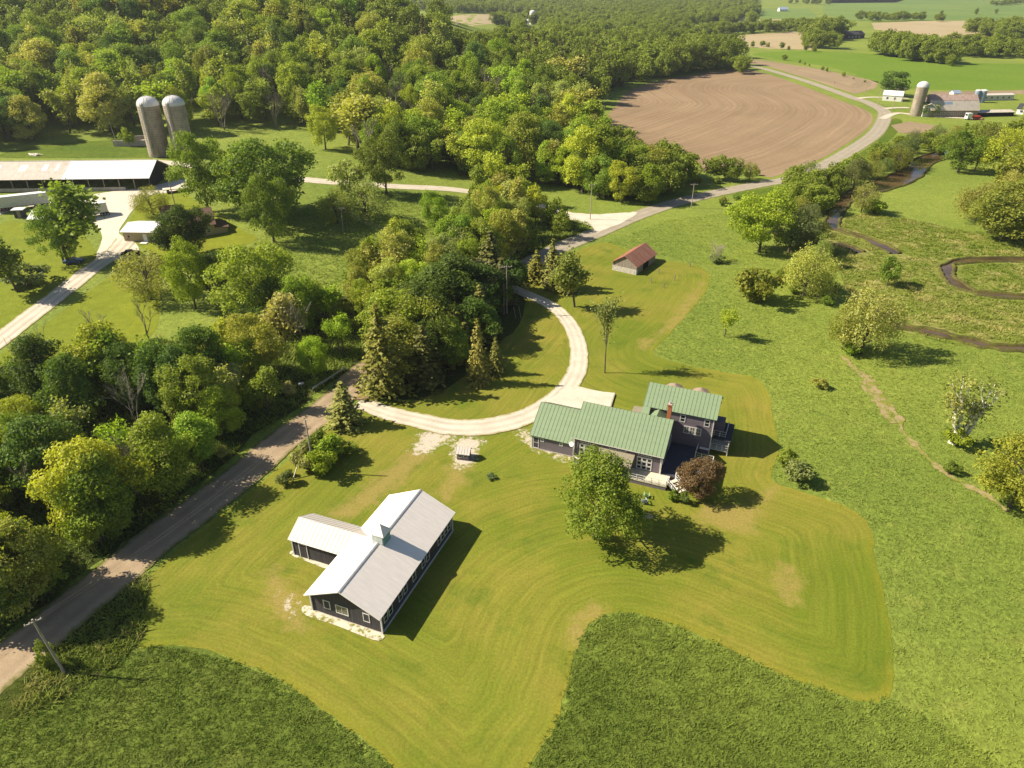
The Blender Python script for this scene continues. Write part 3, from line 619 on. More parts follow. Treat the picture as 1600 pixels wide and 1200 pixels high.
p = MB(); p.box(-3.2, 7.9, -7.2, -4.56, .7, .86, 0).box(6.34, 13.3, -4.5, 1.6, .7, .9, 1).box(6.34, 10.4, 1.6, 4.36, .7, .9, 1).box(-3.1, 7.8, -7.12, -7.06, 0, .68, 2).box(6.4, 13.2, -4.4, -4.34, 0, .68, 2).box(13.15, 13.21, -4.3, 1.5, 0, .68, 2)
p.build('deck', ['palewood', 'deckwood', 'clap'], house)
def rail(mb, a, b, z0, h=.95, n=6, mi=0, r_=.035, balus=0):
    a = Vector((a[0], a[1], z0)); b = Vector((b[0], b[1], z0 if len(b) < 3 else b[2]))
    for k in range(n + 1):
        p_ = a.lerp(b, k / n); mb.box(p_.x - .05, p_.x + .05, p_.y - .05, p_.y + .05, p_.z - .1, p_.z + h, mi)
    for hh in (h, h * .55, .18): mb.bar(a + Vector((0, 0, hh)), b + Vector((0, 0, hh)), r_, mi)
q = MB(); rail(q, (2.4, -7.15), (7.8, -7.15), .8, n=5, r_=.045); rail(q, (7.85, -7.1), (7.85, -6.2), .8, n=1); q.build('walk_railing', 'offwhite', house)
q = MB(); rail(q, (10.3, -4.42), (13.2, -4.42), .9, n=3); rail(q, (10.45, 1.7), (10.45, 4.2), .9, n=2); rail(q, (13.2, 1.5), (10.5, 1.5), .9, n=3); q.box(13.18, 13.26, -4.4, 1.5, .9, 1.85, 1); q.build('deck_railing', ['offwhite', 'white'], house)
st = MB(); a0 = Vector((8.2, -5.3, 0)); dr = Vector((.80, -.6, 0)); sd = Vector((.6, .8, 0))
stm = Matrix(((dr.x, sd.x, 0, a0.x), (dr.y, sd.y, 0, a0.y), (0, 0, 1, 0), (0, 0, 0, 1)))
for k in range(4): st.box(k * .55, k * .55 + .6, -.85, .85, .62 - k * .19, .68 - k * .19, 1, stm)
for s_ in (-.9, .9):
    for x, z in ((0, .85), (2.3, .1)): st.box(x - .06, x + .06, s_ - .06, s_ + .06, 0, z + 1., 0, stm)
    for hh in (.95, .45): st.bar(stm @ Vector((0, s_, .85 + hh - .1)), stm @ Vector((2.3, s_, .1 + hh - .1)), .06)
    st.bar(stm @ Vector((0, s_, .75)), stm @ Vector((2.4, s_, .05)), .09)
st.build('stair', ['white', 'palewood'], house)
p = MB(); p.slab((12.26, 4.9, 2.95), (15.1, 4.9, 2.8), (15.1, 10.2, 2.8), (12.26, 10.2, 2.95), .16); p.build('side_porch_roof', 'darkroof', house)
p = MB()
for y in (5.05, 7.5, 10.): p.box(14.8, 14.94, y - .07, y + .07, 0, 2.66)
rail(p, (12.3, 5.0), (14.85, 5.0), .9, n=3, balus=1); rail(p, (14.87, 5.0), (14.87, 10.), .9, n=4); p.box(12.25, 14.9, 4.95, 10.1, .72, .88)
rail(p, (12.4, 5.6), (14.2, 5.6), 2.95, n=2); rail(p, (14.2, 5.6), (14.2, 9.), 2.95, n=3)
p.build('side_porch', 'offwhite', house)
p = MB(); p.box(12.22, 13.7, 6.6, 8.4, 3.0, 4.9); p.build('side_dormer', 'clap', house)
p = MB(); p.slab((-1.1, 5.2, 2.85), (1.75, 5.2, 2.95), (1.75, 9.7, 2.95), (-1.1, 9.7, 2.85), .15); p.build('back_porch_roof', 'shingle', house)
pieces('porch_post', 'offwhite', house, [(x - .07, x + .07, y - .07, y + .07, 0, 2.7) for x, y in ((-1., 5.6), (-1., 9.6))])
def hw(x, y, z=0.): return HO + U * x + V * y + Vector((0, 0, z))
ds = thing('satellite_dish', hw(-7.25, -4.62, 2.6), th, 'white satellite dish on the corner of the green roofed house', 'dish')
m = MB(); m.lathe([(.02, 0), (.16, .015), (.3, .06), (.4, .12), (.39, .14), (.29, .085), (.15, .035), (.02, .02)], 20); dd = m.build('dish', 'white', ds, True); dd.rotation_euler = (R(62), 0, R(-8)); dd.location = (0, -.35, .3)
m = MB(); m.bar((0, -.3, .3), (0, 0, 0), .03).bar((0, -.32, .3), (0, -.62, .42), .015).box(-.04, .04, -.68, -.6, .39, .46); m.build('mount', 'steel', ds)
ac = thing('heat_pump', hw(-6.3, -5.35), th, 'white boxy heat pump unit by the corner of the main house wall', 'heat pump')
m = MB(); m.box(-.5, .5, -.28, .28, .1, 1.0); m.build('cabinet', 'offwhite', ac)
m = MB(); m.lathe([(.34, 0), (.34, .03), (.3, .04), (.05, .04)], 16); f = m.build('fan_grille', 'steel', ac); f.rotation_euler = (R(90), 0, 0); f.location = (.1, -.29, .55)
m = MB(); m.box(-.6, .6, -.4, .4, 0, .1); m.build('pad', 'concrete', ac)
for i, (px, py) in enumerate(((1055, 600), (1096, 607))):
    b = G(px, py, 2.6); um = thing('patio_umbrella', (b.x, b.y, 0), .3 + i, ('beige patio umbrella behind the house roof ridge, nearer the chimney', 'beige patio umbrella behind the house roof ridge, nearer the side porch')[i], 'umbrella', 'patio umbrellas')
    m = MB(); n = 8; vs = [(1.5 * math.cos(k * 6.283 / n), 1.5 * math.sin(k * 6.283 / n), 2.0 if k % 2 else 2.02) for k in range(n)] + [(0, 0, 2.75)]
    vs += [(x, y, z - .05) for x, y, z in vs]; m.add(vs, [(k, (k + 1) % n, n) for k in range(n)] + [(n + 1 + (k + 1) % n, n + 1 + k, 2 * n + 1) for k in range(n)] + [(k, n + 1 + k, n + 1 + (k + 1) % n, (k + 1) % n) for k in range(n)]); m.build('canopy', 'umbrella', um)
    m = MB(); m.bar((0, 0, 0), (0, 0, 2.7), .03, n=6); m.lathe([(.3, 0), (.3, .06), (.05, .1)], 12); m.build('pole', 'wood', um)
# ---- small well house
sh = thing('well_house', G(725, 715.5), R(-12), 'small grey well house with a white lean roof on patchy gravel', 'shed')
w = MB(); w.box(-.95, .95, -.7, .7, 0, 1.25); w.add([(-.95, -.7, 1.25), (.95, -.7, 1.25), (.95, .7, 1.25), (-.95, .7, 1.25), (-.95, .1, 1.95), (.95, .1, 1.95)], [(3, 0, 4), (1, 2, 5)]); w.build('wall', 'clap', sh)
r = MB(); gable(r, -1.15, 1.15, .1, .95, 1.22, 2.05, .07, .4, .03); r.build('roof', ['wingroof', 'whiteseam'], sh)
for x in (-.75, .1): window(sh, (x, -.7, .55), (1, 0), .65, .5, 1, 1, bw=.05)
# ---- red roofed log shed
b0 = G(958.4, 421); b1 = G(992, 431); b2 = G(1021.6, 410); mid = (b0 + b1) / 2; ux = (b2 - b1); L = ux.length; an = math.atan2(ux.y, ux.x); hwid = (b1 - b0).length / 2
rb = thing('old_shed', mid, an, 'weathered grey board shed with rusty red tin roof on the mown lawn', 'shed')
w = MB(); gwalls(w, 0, L, -hwid, hwid, 2.3, 0, 4.3, z0=-.2); w.build('wall', 'oldboard', rb)
w = MB(); w.box(-.06, .0, -hwid - .05, hwid + .05, -.1, 1.35).box(0, 1., -hwid - .06, -hwid, 0, 1.3); w.build('lower_cladding', 'stoneband', rb)
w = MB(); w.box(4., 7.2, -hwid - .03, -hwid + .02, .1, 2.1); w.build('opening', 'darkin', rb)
r = MB(); gable(r, -.35, L + .4, 0, hwid + .35, 2.15, 4.5, .08, .8, .05); r.build('roof', ['rustroof', 'rustroof'], rb)
# ---- long open shed on the old farm
def world_at_z(px, py, z): d = ray(px, py); t = (z - H) / d[2]; return Vector((d[0] * t, d[1] * t, z))
e1 = G(241, 283.5); zb = float(hz(e1.x, e1.y)) - .1
pr = world_at_z(233, 278.5, zb + 3.2); pl = world_at_z(0, 281.5, zb + 3.2); an = math.atan2(pr.y - pl.y, pr.x - pl.x)
lb = thing('long_shed', (pr.x, pr.y, zb), an, 'long open fronted cattle shed with patched pale tin roof', 'shed')
L = (pr - pl).length + 45; W = 17.5
r = MB()
nx_ = int(L / 1.15)
zr = 6.9
for k in range(nx_):
    x0 = -L + k * L / nx_; x1 = -L + (k + 1) * L / nx_ - .015; mi = 1 if x1 > -25.5 else 0
    r.slab((x0, 0, 3.2), (x1, 0, 3.2), (x1, W / 2, zr), (x0, W / 2, zr), .09, mi)
    r.slab((x0, W / 2, zr), (x1, W / 2, zr), (x1, W, 3.2), (x0, W, 3.2), .09, mi)
r.slab((-L, W / 2 - .2, zr + .03), (0, W / 2 - .2, zr + .03), (0, W / 2, zr + .1), (-L, W / 2, zr + .1), .04, 0)
r.build('roof', ['tinroof', 'newtin'], lb)
for x, w_ in ((-34, 1.6), (-41, 2.3), (-48, 1.3), (-56, 2.6), (-66, 1.6), (-74, 2.), (-30, 1.)): MB().slab((x, 3.9, 3.2 + 3.9 * .423 + .03), (x + w_, 3.9, 3.2 + 3.9 * .423 + .03), (x + w_, 6.9, 3.2 + 6.9 * .423 + .03), (x, 6.9, 3.2 + 6.9 * .423 + .03), .02).build('skylight', 'white', lb)
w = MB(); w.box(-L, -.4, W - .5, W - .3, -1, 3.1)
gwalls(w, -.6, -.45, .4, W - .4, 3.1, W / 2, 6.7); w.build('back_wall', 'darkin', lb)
pieces('post', 'wood', lb, [(-.6 - k * 4.6, -.42 - k * 4.6, .42, .6, -.6, 3.1) for k in range(int(L / 4.6))])
w = MB(); w.box(-L, -8., .1, .35, -.3, .55).box(-L, -8., .0, 1.6, -.5, -.0); w.build('feed_bunk', 'concrete', lb)
# ---- silos
def silo(name, base, rad, h, label, side, group=None, dome='dome', bands=26, wall='stave', hd=None):
    o = thing(name, base, 0, label, 'silo', group)
    m = MB(); pf = []
    for k in range(bands):
        z = h * k / bands; pf += [(rad, z), (rad, z + h / bands * .86), (rad + .035, z + h / bands * .88), (rad + .035, z + h / bands * .98)]
    m.lathe([(rad, -.5)] + pf + [(rad, h)], 32); m.build('wall', wall, o)
    hd = hd or rad * .82; m = MB(); n = 8; m.lathe([(rad + .06, h - .1)] + [((rad + .06) * math.cos(k * 1.5 / n), h + hd * math.sin(k * 1.5 / n)) for k in range(n + 1)], 32)
    d_ = m.build('dome', dome, o)
    m = MB()
    for q in range(16):
        a = q * 6.283 / 16; m.tube([((rad + .09) * math.cos(k * 1.5 / n) * math.cos(a), (rad + .09) * math.cos(k * 1.5 / n) * math.sin(a), h + (hd + .03) * math.sin(k * 1.5 / n)) for k in range(n + 1)], .035, 4)
    m.build('dome_rib', dome, d_)
    if side is not None:
        a = side; x, y = (rad + .3) * math.cos(a), (rad + .3) * math.sin(a)
        m = MB(); m.tube([(x, y, 1.6), (x, y, h + .3)], .48, 10); m.tube([(x, y, h + .3), (x * .8, y * .8, h + 1.)], [.48, .3], 10)
        for z in (h * .3, h * .55, h * .8): m.box(x - .55, x + .55, y - .55, y + .55, z - .06, z + .06)
        m.build('chute', 'concrete', o)
    return o
for i, (bx, by, ty, lab) in enumerate(((246.5, 245, 164, 'left silo of the twin tall stave silos with white domes'), (286, 246, 163, 'right silo of the twin tall stave silos with white domes'))):
    b = G(bx, by); b = b + Vector((0, 2., 0)); b.z = float(hz(b.x, b.y)) - .05; rd = 15.7 / F * depth(b); hh = top_z(b, ty) - b.z
    silo('twin_silo', b, rd, hh, lab, R(-99), 'twin stave silos')
b = G(1431.5, 181); silo('farm_silo', b + Vector((0, 1, 0)), 2.9, 14.3, 'lone pale concrete silo with white dome at the far barn', None, bands=20, hd=2.6)
for i, (bx, w_, lab) in enumerate(((1523.5, 1.5, 'smaller blue steel silo behind the far barn end'), (1532, 1.9, 'larger blue steel silo beside the white trailer home'))):
    silo('steel_silo', G(bx, 160), w_, 6.4, lab, None, 'blue steel silos', 'dome', 6, 'bluesteel', .7)
m = MB(); a, b = G(178, 229), G(232, 228); m.slab((a.x, a.y, a.z - .5 + 2.6), (b.x, b.y, a.z + 2.1), (b.x, b.y + .5, a.z + 2.1), (a.x, a.y + .5, a.z + 2.1), 2.6)
T(m.build('bunker_wall', 'concrete'), 'low grey concrete bunker wall left of the twin silos', 'wall')
m = MB(); a, b = G(205, 221), G(236, 218); m.slab((a.x, a.y, a.z + 1.9), (b.x, b.y, a.z + 1.9), (b.x, b.y + .4, a.z + 1.9), (a.x, a.y + .4, a.z + 1.9), 2.4)
T(m.build('rear_bunker_wall', 'concrete'), 'rear concrete wall behind the rubble left of the silos', 'wall')
b = G(215, 224); m = MB()
for k in range(40): x, y = rnd.gauss(0, 3.), rnd.gauss(0, .7); s_ = rnd.uniform(.25, .6); m.box(x - s_, x + s_, y - s_, y + s_, -.2, rnd.uniform(.3, 1.2), 0, Matrix.Rotation(rnd.random(), 4, 'Z'))
T(m.build('rubble_pile', 'stone'), 'pile of broken concrete rubble beside the left silo', 'rubble', kind='stuff').location = b
def logpile(px, py, lab, n=14, l=3.):
    b = G(px, py); m = MB()
    for k in range(n):
        x, y, z = rnd.uniform(-2.2, 2.2), rnd.uniform(-.8, .8), rnd.uniform(.1, .7); a = rnd.uniform(-.5, .5) - .5
        m.tube([(x - l / 2 * math.cos(a), y - l / 2 * math.sin(a), z), (x + l / 2 * math.cos(a), y + l / 2 * math.sin(a), z)], rnd.uniform(.1, .2), 6)
    T(m.build('log_pile', 'palebark'), lab, 'log pile').location = b
logpile(55, 243, 'pile of pale logs on the grass behind the long shed')
# ---- tan workshop, brown house, tent, low sheds
def simple_building(name, px0, py0, px1, py1, dep_, hwall, hridge, label, wall, roof, over=.4, ribs=0, cat='house', axis='x', yofs=.0):
    a, b = G(px0, py0), G(px1, py1); z = min(a.z, b.z) - .1; an = math.atan2(b.y - a.y, b.x - a.x); L = (b.xy - a.xy).length
    o = thing(name, (a.x, a.y, z), an, label, cat)
    w = MB()
    if axis == 'x': gwalls(w, 0, L, 0, dep_, hwall, dep_ / 2, hridge - .1, z0=-1.)
    else: gwalls(w, 0, dep_, 0, L, hwall, L / 2, hridge - .1, axis='y', z0=-1.)
    w.build('wall', wall, o)
    r = MB()
    if axis == 'x': gable(r, -over, L + over, dep_ / 2, dep_ / 2 + over, hwall, hridge + .06, .12, ribs, .06)
    else: gable(r, -over, dep_ + over, L / 2, L / 2 + over, hwall, hridge + .06, .12, ribs, .06, axis='y')
    r.build('roof', [roof, roof], o)
    return o, L
tw, L = simple_building('workshop', 195, 377, 246, 378, 9., 2.8, 3.9, 'tan workshop with low white roof beside the gravel yard', 'tan', 'newtin', .5, 0, 'workshop')
window(tw, (1., 0, 1.1), (1, 0), .9, .8, 1, 1); window(tw, (L * .6, 0, .1), (1, 0), 1.0, 2.1, 1, 2, name='door', glass='white', frame='white')
m = MB(); m.box(L * .6 - .5, L * .6 + 1.4, -1.8, -.03, 0, .2); m.build('doorstep', 'white', tw)
for i, (k, lab) in enumerate(((.12, 'old wagon wheel leaning on the tan workshop wall, left end'), (.52, 'old wagon wheel leaning left of the workshop door'), (.84, 'old wagon wheel leaning right of the workshop door'))):
    p_ = tw.matrix_basis @ Vector((L * k, -.25, .1)); o = thing('wagon_wheel', p_, tw.rotation_euler.z, lab, 'wagon wheel', 'wagon wheels')
    m = MB(); m.tube([(.55 * math.cos(q * .3927), 0, .55 + .55 * math.sin(q * .3927)) for q in range(17)], .05, 5); m.build('rim', 'wood', o)
    m = MB()
    for q in range(8): m.bar((0, 0, .55), (.53 * math.cos(q * .785), 0, .55 + .53 * math.sin(q * .785)), .025)
    m.build('spoke', 'wood', o)
bh, L = simple_building('brown_house', 303, 372, 338, 366, 12., 3.2, 6.2, 'brown roofed farmhouse half hidden behind the dark maples', 'tan', 'brownroof', .5)
m = MB(); m.slab((L + .4, -.5, 2.5), (L + 3.6, -.5, 2.1), (L + 3.6, 6, 2.1), (L + .4, 6, 2.9), .15); m.build('side_roof', 'brownroof', bh)
m = MB(); m.box(L, L + 3.2, 0, 5.8, -1, 2.1); m.build('annex_wall', 'tan', bh)
for x in (.6, 3.): window(bh, (L, x + 1, 3.), (0, 1), .9, 1.1)
window(bh, (1.5, 0, 1.), (1, 0), 1., 1.3); window(bh, (3.6, 0, 1.), (1, 0), 1., 1.3)
ls, L = simple_building('low_shed', 252, 337, 272, 335, 3.5, 1.9, 2.5, 'low brown shed behind the tan workshop', 'oldboard', 'brownroof', .3, cat='shed')
tn, L = simple_building('white_tent', 46, 352, 82, 352, 7., 1.8, 3.4, 'white canopy shelter behind the big leaning ash', 'oldboard', 'white', .2, cat='shelter')
# ---- farm vehicles
def wheel(par, x, y, r_=.5, w_=.3):
    t_ = MB(); t_.tube([(x, y - w_ / 2, r_), (x, y + w_ / 2, r_)], r_, 14); o = t_.build('wheel', 'black', par)
    MB().tube([(x, y - w_ / 2 - .02, r_), (x, y + w_ / 2 + .02, r_)], r_ * .5, 10).build('rim', 'steel', o)
def trailer(px, py, an, L, lab, h=2.7, name='box_trailer', col='offwhite', grp=None, wheels=(.75, .86, .97)):
    o = thing(name, G(px, py), an, lab, 'trailer', grp)
    m = MB(); m.box(-L / 2, L / 2, -1.25, 1.25, 1.1, 1.1 + h); m.build('box', col, o)
    m = MB(); m.box(-L / 2 + .06, L / 2 - .06, -1.2, 1.2, 1.1 + h, 1.16 + h); m.build('roof', 'white', o)
    m = MB(); m.box(-L / 2 + .2, L / 2 - .1, -.6, .6, .75, 1.08).box(-L / 2 + 1.8, -L / 2 + 1.95, -.7, .7, 0, .8); m.build('chassis', 'black', o)
    for k in wheels:
        for s_ in (-1, 1): wheel(o, -L / 2 + L * k, s_ * 1.05)
    return o
trailer(149, 338, R(34), 7., 'white box trailer with dark wheels parked on the bright yard', 2.6)
trailer(36, 326, R(28), 14., 'long white box trailer parked at the left edge of the farm', 3.)
tk = thing('farm_truck', G(3, 328), R(24), 'red truck parked in front of the long white trailer', 'truck')
m = MB(); m.box(-1.2, 1.2, -1.2, 1.2, .7, 2.9).box(1.2, 2.6, -1.1, 1.1, .7, 1.9); m.build('cab', 'red', tk)
MB().box(1.1, 1.24, -1., 1., 2., 2.7).build('windscreen', 'glass', tk); MB().box(-4., -1.2, -.5, .5, .5, .8).build('chassis', 'black', tk)
MB().box(2.58, 2.66, -.9, -.6, 1., 1.25).build('headlight', 'silver', tk); MB().box(2.58, 2.66, .6, .9, 1., 1.25).build('headlight', 'silver', tk)
for x in (1.6, -2.4, -3.4):
    for s_ in (-1, 1): wheel(tk, x, s_ * .95)
sp = thing('manure_spreader', G(121, 332), R(15), 'dark farm wagon with a loader frame beside the white box trailer', 'wagon')
m = MB(); m.add([(-2.4, -1, 1.), (2.4, -1, 1.), (2.4, 1, 1.), (-2.4, 1, 1.), (-2.6, -1.3, 2.3), (2.6, -1.3, 2.3), (2.6, 1.3, 2.3), (-2.6, 1.3, 2.3)], [(3, 2, 1, 0), (0, 1, 5, 4), (1, 2, 6, 5), (2, 3, 7, 6), (3, 0, 4, 7)]); m.build('tub', 'brownroof', sp)
m = MB(); m.bar((2, -1, 2.3), (2.6, -1, 3.2), .1).bar((2, 1, 2.3), (2.6, 1, 3.2), .1).bar((2.6, -1.1, 3.2), (2.6, 1.1, 3.2), .12).bar((-2.4, 0, .8), (-4, 0, .5), .09); m.build('frame', 'steel', sp)
for x in (-.7, .7):
    for s_ in (-1, 1): wheel(sp, x, s_ * 1.25, .55)
bo = thing('storage_booth', G(33, 339), R(10), 'small dark booth with flat white roof on the yard edge', 'booth')
MB().box(-1.2, 1.2, -1., 1., 0, 2.2).build('wall', 'darkboard', bo); MB().box(-1.6, 1.6, -1.4, 1.4, 2.2, 2.4).build('roof', 'white', bo)
MB().box(-.4, .5, -1.04, -1.0, .05, 2.).build('door', 'oldboard', bo)
fl = thing('flatbed_wagon', G(277, 299), R(24), 'flat wooden hay wagon parked right of the yard', 'wagon')
MB().box(-4., 4., -1.3, 1.3, .95, 1.12).build('bed', 'palewood', fl); MB().box(-3.8, 3.8, -.4, .4, .7, .94).bar((4, 0, .8), (5.6, 0, .5), .07).build('chassis', 'black', fl)
for x in (-2.6, 2.6):
    for s_ in (-1, 1): wheel(fl, x, s_ * 1.05, .42)
def car(px, py, an, col, lab):
    o = thing('parked_car', G(px, py), an, lab, 'car', 'cars on the old farm')
    pr = [(-2.2, .35), (-2.25, .8), (-1.5, .95), (-1.05, 1.42), (.35, 1.45), (1., .98), (2.1, .82), (2.2, .35)]
    m = MB(); n = len(pr); vs = [(x, s_ * (.86 if z < 1 else .68), z) for s_ in (-1, 1) for x, z in pr]
    m.add(vs, [tuple(range(n))[::-1], tuple(range(n, 2 * n))] + [(k, (k + 1) % n, n + (k + 1) % n, n + k) for k in range(n)][::1]); m.build('body', col, o)
    m = MB(); m.slab((.4, -.6, 1.46), (.4, .6, 1.46), (.98, .62, 1.02), (.98, -.62, 1.02), -.02); m.box(-.95, .3, -.79, -.7, 1.02, 1.35).box(-.95, .3, .7, .79, 1.02, 1.35); m.build('window', 'glass', o)
    for x in (-1.35, 1.35):
        for s_ in (-1, 1): wheel(o, x, s_ * .78, .33, .22)
    return o
car(116, 411, R(20), 'blue', 'dark blue car parked at the foot of the leaning ash'); car(205, 399, R(20), 'black', 'black car in the tree shade where the lane meets the yard')
# ---- far right farm
fb0, fb1 = G(1452, 183), G(1526, 183)
an = math.atan2(fb1.y - fb0.y, fb1.x - fb0.x); L = (fb1 - fb0).length
fb = thing('dairy_barn', fb0, an, 'big old dairy barn with rust streaked gambrel roof beside a silo', 'barn')
w = MB(); pf = [(0, -.5), (0, 3.6), (2.6, 7.8), (6., 10.2), (9.4, 7.8), (12, 3.6), (12, -.5)]; n = len(pf)
w.add([(x, y, z) for x in (0, L) for y, z in pf], [tuple(range(n))[::-1], tuple(range(n, 2 * n)), (0, n, n + 1, 1), (5, n + 5, n + 6, 6)]); w.build('wall', 'oldboard', fb)
r = MB(); e = .4
for i, (p0, p1, mi) in enumerate((((-.4, 3.3), (2.55, 7.85), 0), ((2.5, 7.9), (6., 10.4), 1), ((6., 10.4), (9.5, 7.9), 1), ((9.45, 7.85), (12.4, 3.3), 0))):
    k_ = int(L / 1.2)
    for k in range(k_):
        x0 = -e + k * (L + 2 * e) / k_; x1 = x0 + (L + 2 * e) / k_ - .05
        r.slab((x0, *p0), (x1, *p0), (x1, *p1), (x0, *p1), .12, mi)
r.build('roof', ['tinroof', 'fadedrust'], fb)
m = MB(); m.slab((L * .28, -.06, 3.5), (L * .45, -.06, 3.5), (L * .45, 2.2, 7.2), (L * .28, 2.2, 7.2), -.1); m.build('dormer_roof', 'bluesteel', fb)
for k in range(9): window(fb, (2 + k * (L - 5) / 9, 0, 1.3), (1, 0), 1.2, 1.1, 2, 2, bw=.12)
m = MB(); m.box(-3.4, -.05, 1, 10.5, -.5, 5.2); m.slab((-3.7, .6, 5.3), (-.02, .6, 6.6), (-.02, 11, 6.6), (-3.7, 11, 5.3), .15, 1); m.build('lean_to', ['offwhite', 'tinroof'], fb)
wh, L2 = simple_building('white_farmhouse', 1378, 157, 1408, 159, 8., 3.2, 5.4, 'small white house under the round tree across the road', 'white', 'white', .3)
window(wh, (2., 0, 1.), (1, 0), 1.2, 1.3); window(wh, (6., 0, 1.), (1, 0), 1.2, 1.3)
mh, L2 = simple_building('trailer_home', 1533, 157.5, 1583, 156.5, 5., 3.1, 3.7, 'long white trailer home behind the blue steel silos', 'offwhite', 'wingroof', .2)
for k in range(5): window(mh, (2. + k * 3.7, 0, 1.2), (1, 0), 1.3, 1.1)
rh, L2 = simple_building('ranch_house', 1587, 178, 1625, 182, 9., 3., 5., 'white house with dark roof at the right edge beyond the barn', 'white', 'darkroof', .4)
window(rh, (1.5, 0, 1.), (1, 0), 1.5, 1.3); window(rh, (5., 0, 1.), (1, 0), 1.5, 1.3)
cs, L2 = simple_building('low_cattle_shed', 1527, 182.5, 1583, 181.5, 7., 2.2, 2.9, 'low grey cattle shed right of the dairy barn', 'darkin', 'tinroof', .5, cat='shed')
gs, L2 = simple_building('garden_shed', 1489, 152, 1500, 152, 5., 2.4, 3.8, 'small pale shed just beyond the dairy barn ridge', 'white', 'bluesteel', .3, cat='shed')
ft = thing('farm_truck', G(1517, 187), R(8), 'white and red farm truck at the end of the far drive', 'truck')
MB().box(-3.2, -.6, -1.1, 1.1, .6, 3.3).build('cab', 'white', ft); MB().box(-.5, 4.6, -1.2, 1.2, .8, 1.8).build('bed', 'red', ft); MB().box(-3.24, -3.18, -.9, .9, 2., 2.9).build('windscreen', 'glass', ft)
for x in (-2.2, 2.4, 3.6):
    for s_ in (-1, 1): wheel(ft, x, s_ * 1.)
hr = thing('hay_rake', G(1528, 187.5), 0, 'red farm implement parked right of the white and red truck', 'implement')
m = MB()
for k in range(4): m.tube([(k * 1.2 - 2 + .5 * math.cos(q * .6), .5 * math.sin(q * .6), .8 + .55 * math.sin(q * .6)) for q in range(11)], .06, 4)
m.bar((-2.6, 0, .8), (2.6, 0, .8), .12); m.bar((2.6, 0, .8), (4., .6, .5), .08); m.build('frame', 'red', hr); wheel(hr, -2.4, -.5, .4); wheel(hr, 2.2, -.5, .4)
for line, nm in (([(1378, 186), (1402, 177), (1440, 181), (1500, 184.5), (1535, 185.5)], 'far farm drive'), ([(1340, 154), (1365, 152), (1420, 154)], 'far house drive'), ([(1382, 170), (1400, 168.5), (1420, 168.5)], 'far barn drive')):
    T(ribbon('farm_drive', gp(line), 4., 'drive', 4)[0], f'pale gravel {nm}', 'drive')
# ---- houses in the far distance
bk, L2 = simple_building('black_house', 1322, 61, 1350, 60, 14., 4.5, 8., 'black house among round trees beyond the green field', 'darkboard', 'darkroof', .5)
for k in range(4): window(bk, (3 + k * 5., 0, 1.2), (1, 0), 2., 1.8, bw=.25)
for i, (x0, y0, x1, dp, hw_, hr_, lab, rf) in enumerate(((1218, 18, 1231, 14, 4, 8, 'far off white house with grey roof at the top right', 'bluesteel'), (1150, 33, 1163, 12, 4, 7, 'far white cottage beside the distant wood', 'tinroof'), (818, 37, 829, 12, 4, 6, 'low white farm building beside the tiny far silo', 'newtin'), (1037, 64, 1050, 10, 3.5, 6, 'grey roofed cottage among trees top centre', 'shingle'))):
    o, L2 = simple_building('distant_house', x0, y0, x1, y0, dp, hw_, hr_, lab, 'white', rf, .4)
    for k in range(3): window(o, (L2 * (.15 + .28 * k), 0, 1.2), (1, 0), L2 * .12, 1.5, bw=.2)
silo('distant_silo', G(832, 38), 4.5, 15, 'tiny white far off silo beside the distant clearing', None, bands=8, wall='dome', hd=4)
# ---- utility poles
PT = []
def pole(px, py, ty, lab, arm=2.2, lean=0., rot=0., tx=None, name='utility_pole', r0=.15, arms=1, z=None):
    b = G(px, py); h = top_z(b, ty) - b.z; o = thing(name, b, rot, lab, 'utility pole', 'utility poles')
    dx = 0
    if tx is not None: d = ray(tx, ty); dx = d[0] * b.y / d[1] - b.x
    lx = dx * math.cos(rot); ly = -dx * math.sin(rot)
    m = MB(); m.tube([(0, 0, -.3), (lx * .5, ly * .5, h / 2), (lx, ly, h)], [r0, r0 * .85, r0 * .65], 8); m.build('pole', 'wood', o)
    if arm:
        m = MB(); ins = MB()
        for k in range(arms):
            z = h - .3 - k * .8; m.box(lx - arm / 2, lx + arm / 2, ly - .17, ly - .07, z - .06, z + .06)
            for s_ in (-1, -.4, .4, 1): ins.lathe([(.03, z + .06), (.06, z + .1), (.06, z + .2), (.02, z + .24)], 6, (lx + s_ * arm * .45, ly - .12, 0))
        c_ = m.build('crossarm', 'wood', o); ins.build('insulator', 'offwhite', c_)
    top = b + Vector((dx, 0, h - .3)); PT.append((top, rot, arm)); return o, top, h
_, P0, h0 = pole(102, 1053, 968, 'leaning bare utility pole in the scrub by the road, bottom left', 1.6, rot=R(40), tx=50)
_, P1, h1 = pole(491, 738, 656, 'utility pole standing in the green bushes beside the gravel road', .0, rot=R(30))
_, P2, h2 = pole(792, 490, 415, 'tall utility pole with crossarm beside the dark conifers', 2.4, rot=R(15))
pole(787.5, 491, 443, 'short stub pole next to the tall crossarm pole', 0, name='stub_pole', r0=.11)
_, P3, h3 = pole(1080, 325, 287, 'utility pole with crossarm at the field corner by the road', 2.4, rot=R(10))
_, P4, _ = pole(1252, 284, 252, 'utility pole beside the road under the ploughed field', 2.4, rot=R(10))
_, P5, _ = pole(846, 352, 323, 'utility pole in the trees by the side road junction', 1.8)
_, P6, _ = pole(922, 343, 288, 'slim pole at the side road junction', 1.6)
_, P7, _ = pole(536, 362, 324, 'utility pole standing alone in the hollow meadow', 1.8, tx=533)
_, P8, _ = pole(274, 322, 277, 'utility pole by the farm yard above the brown house', 2., tx=262, rot=R(20))
_, P9, _ = pole(185, 229, 192, 'leaning grey pole by the concrete bunker wall', .0, tx=171)
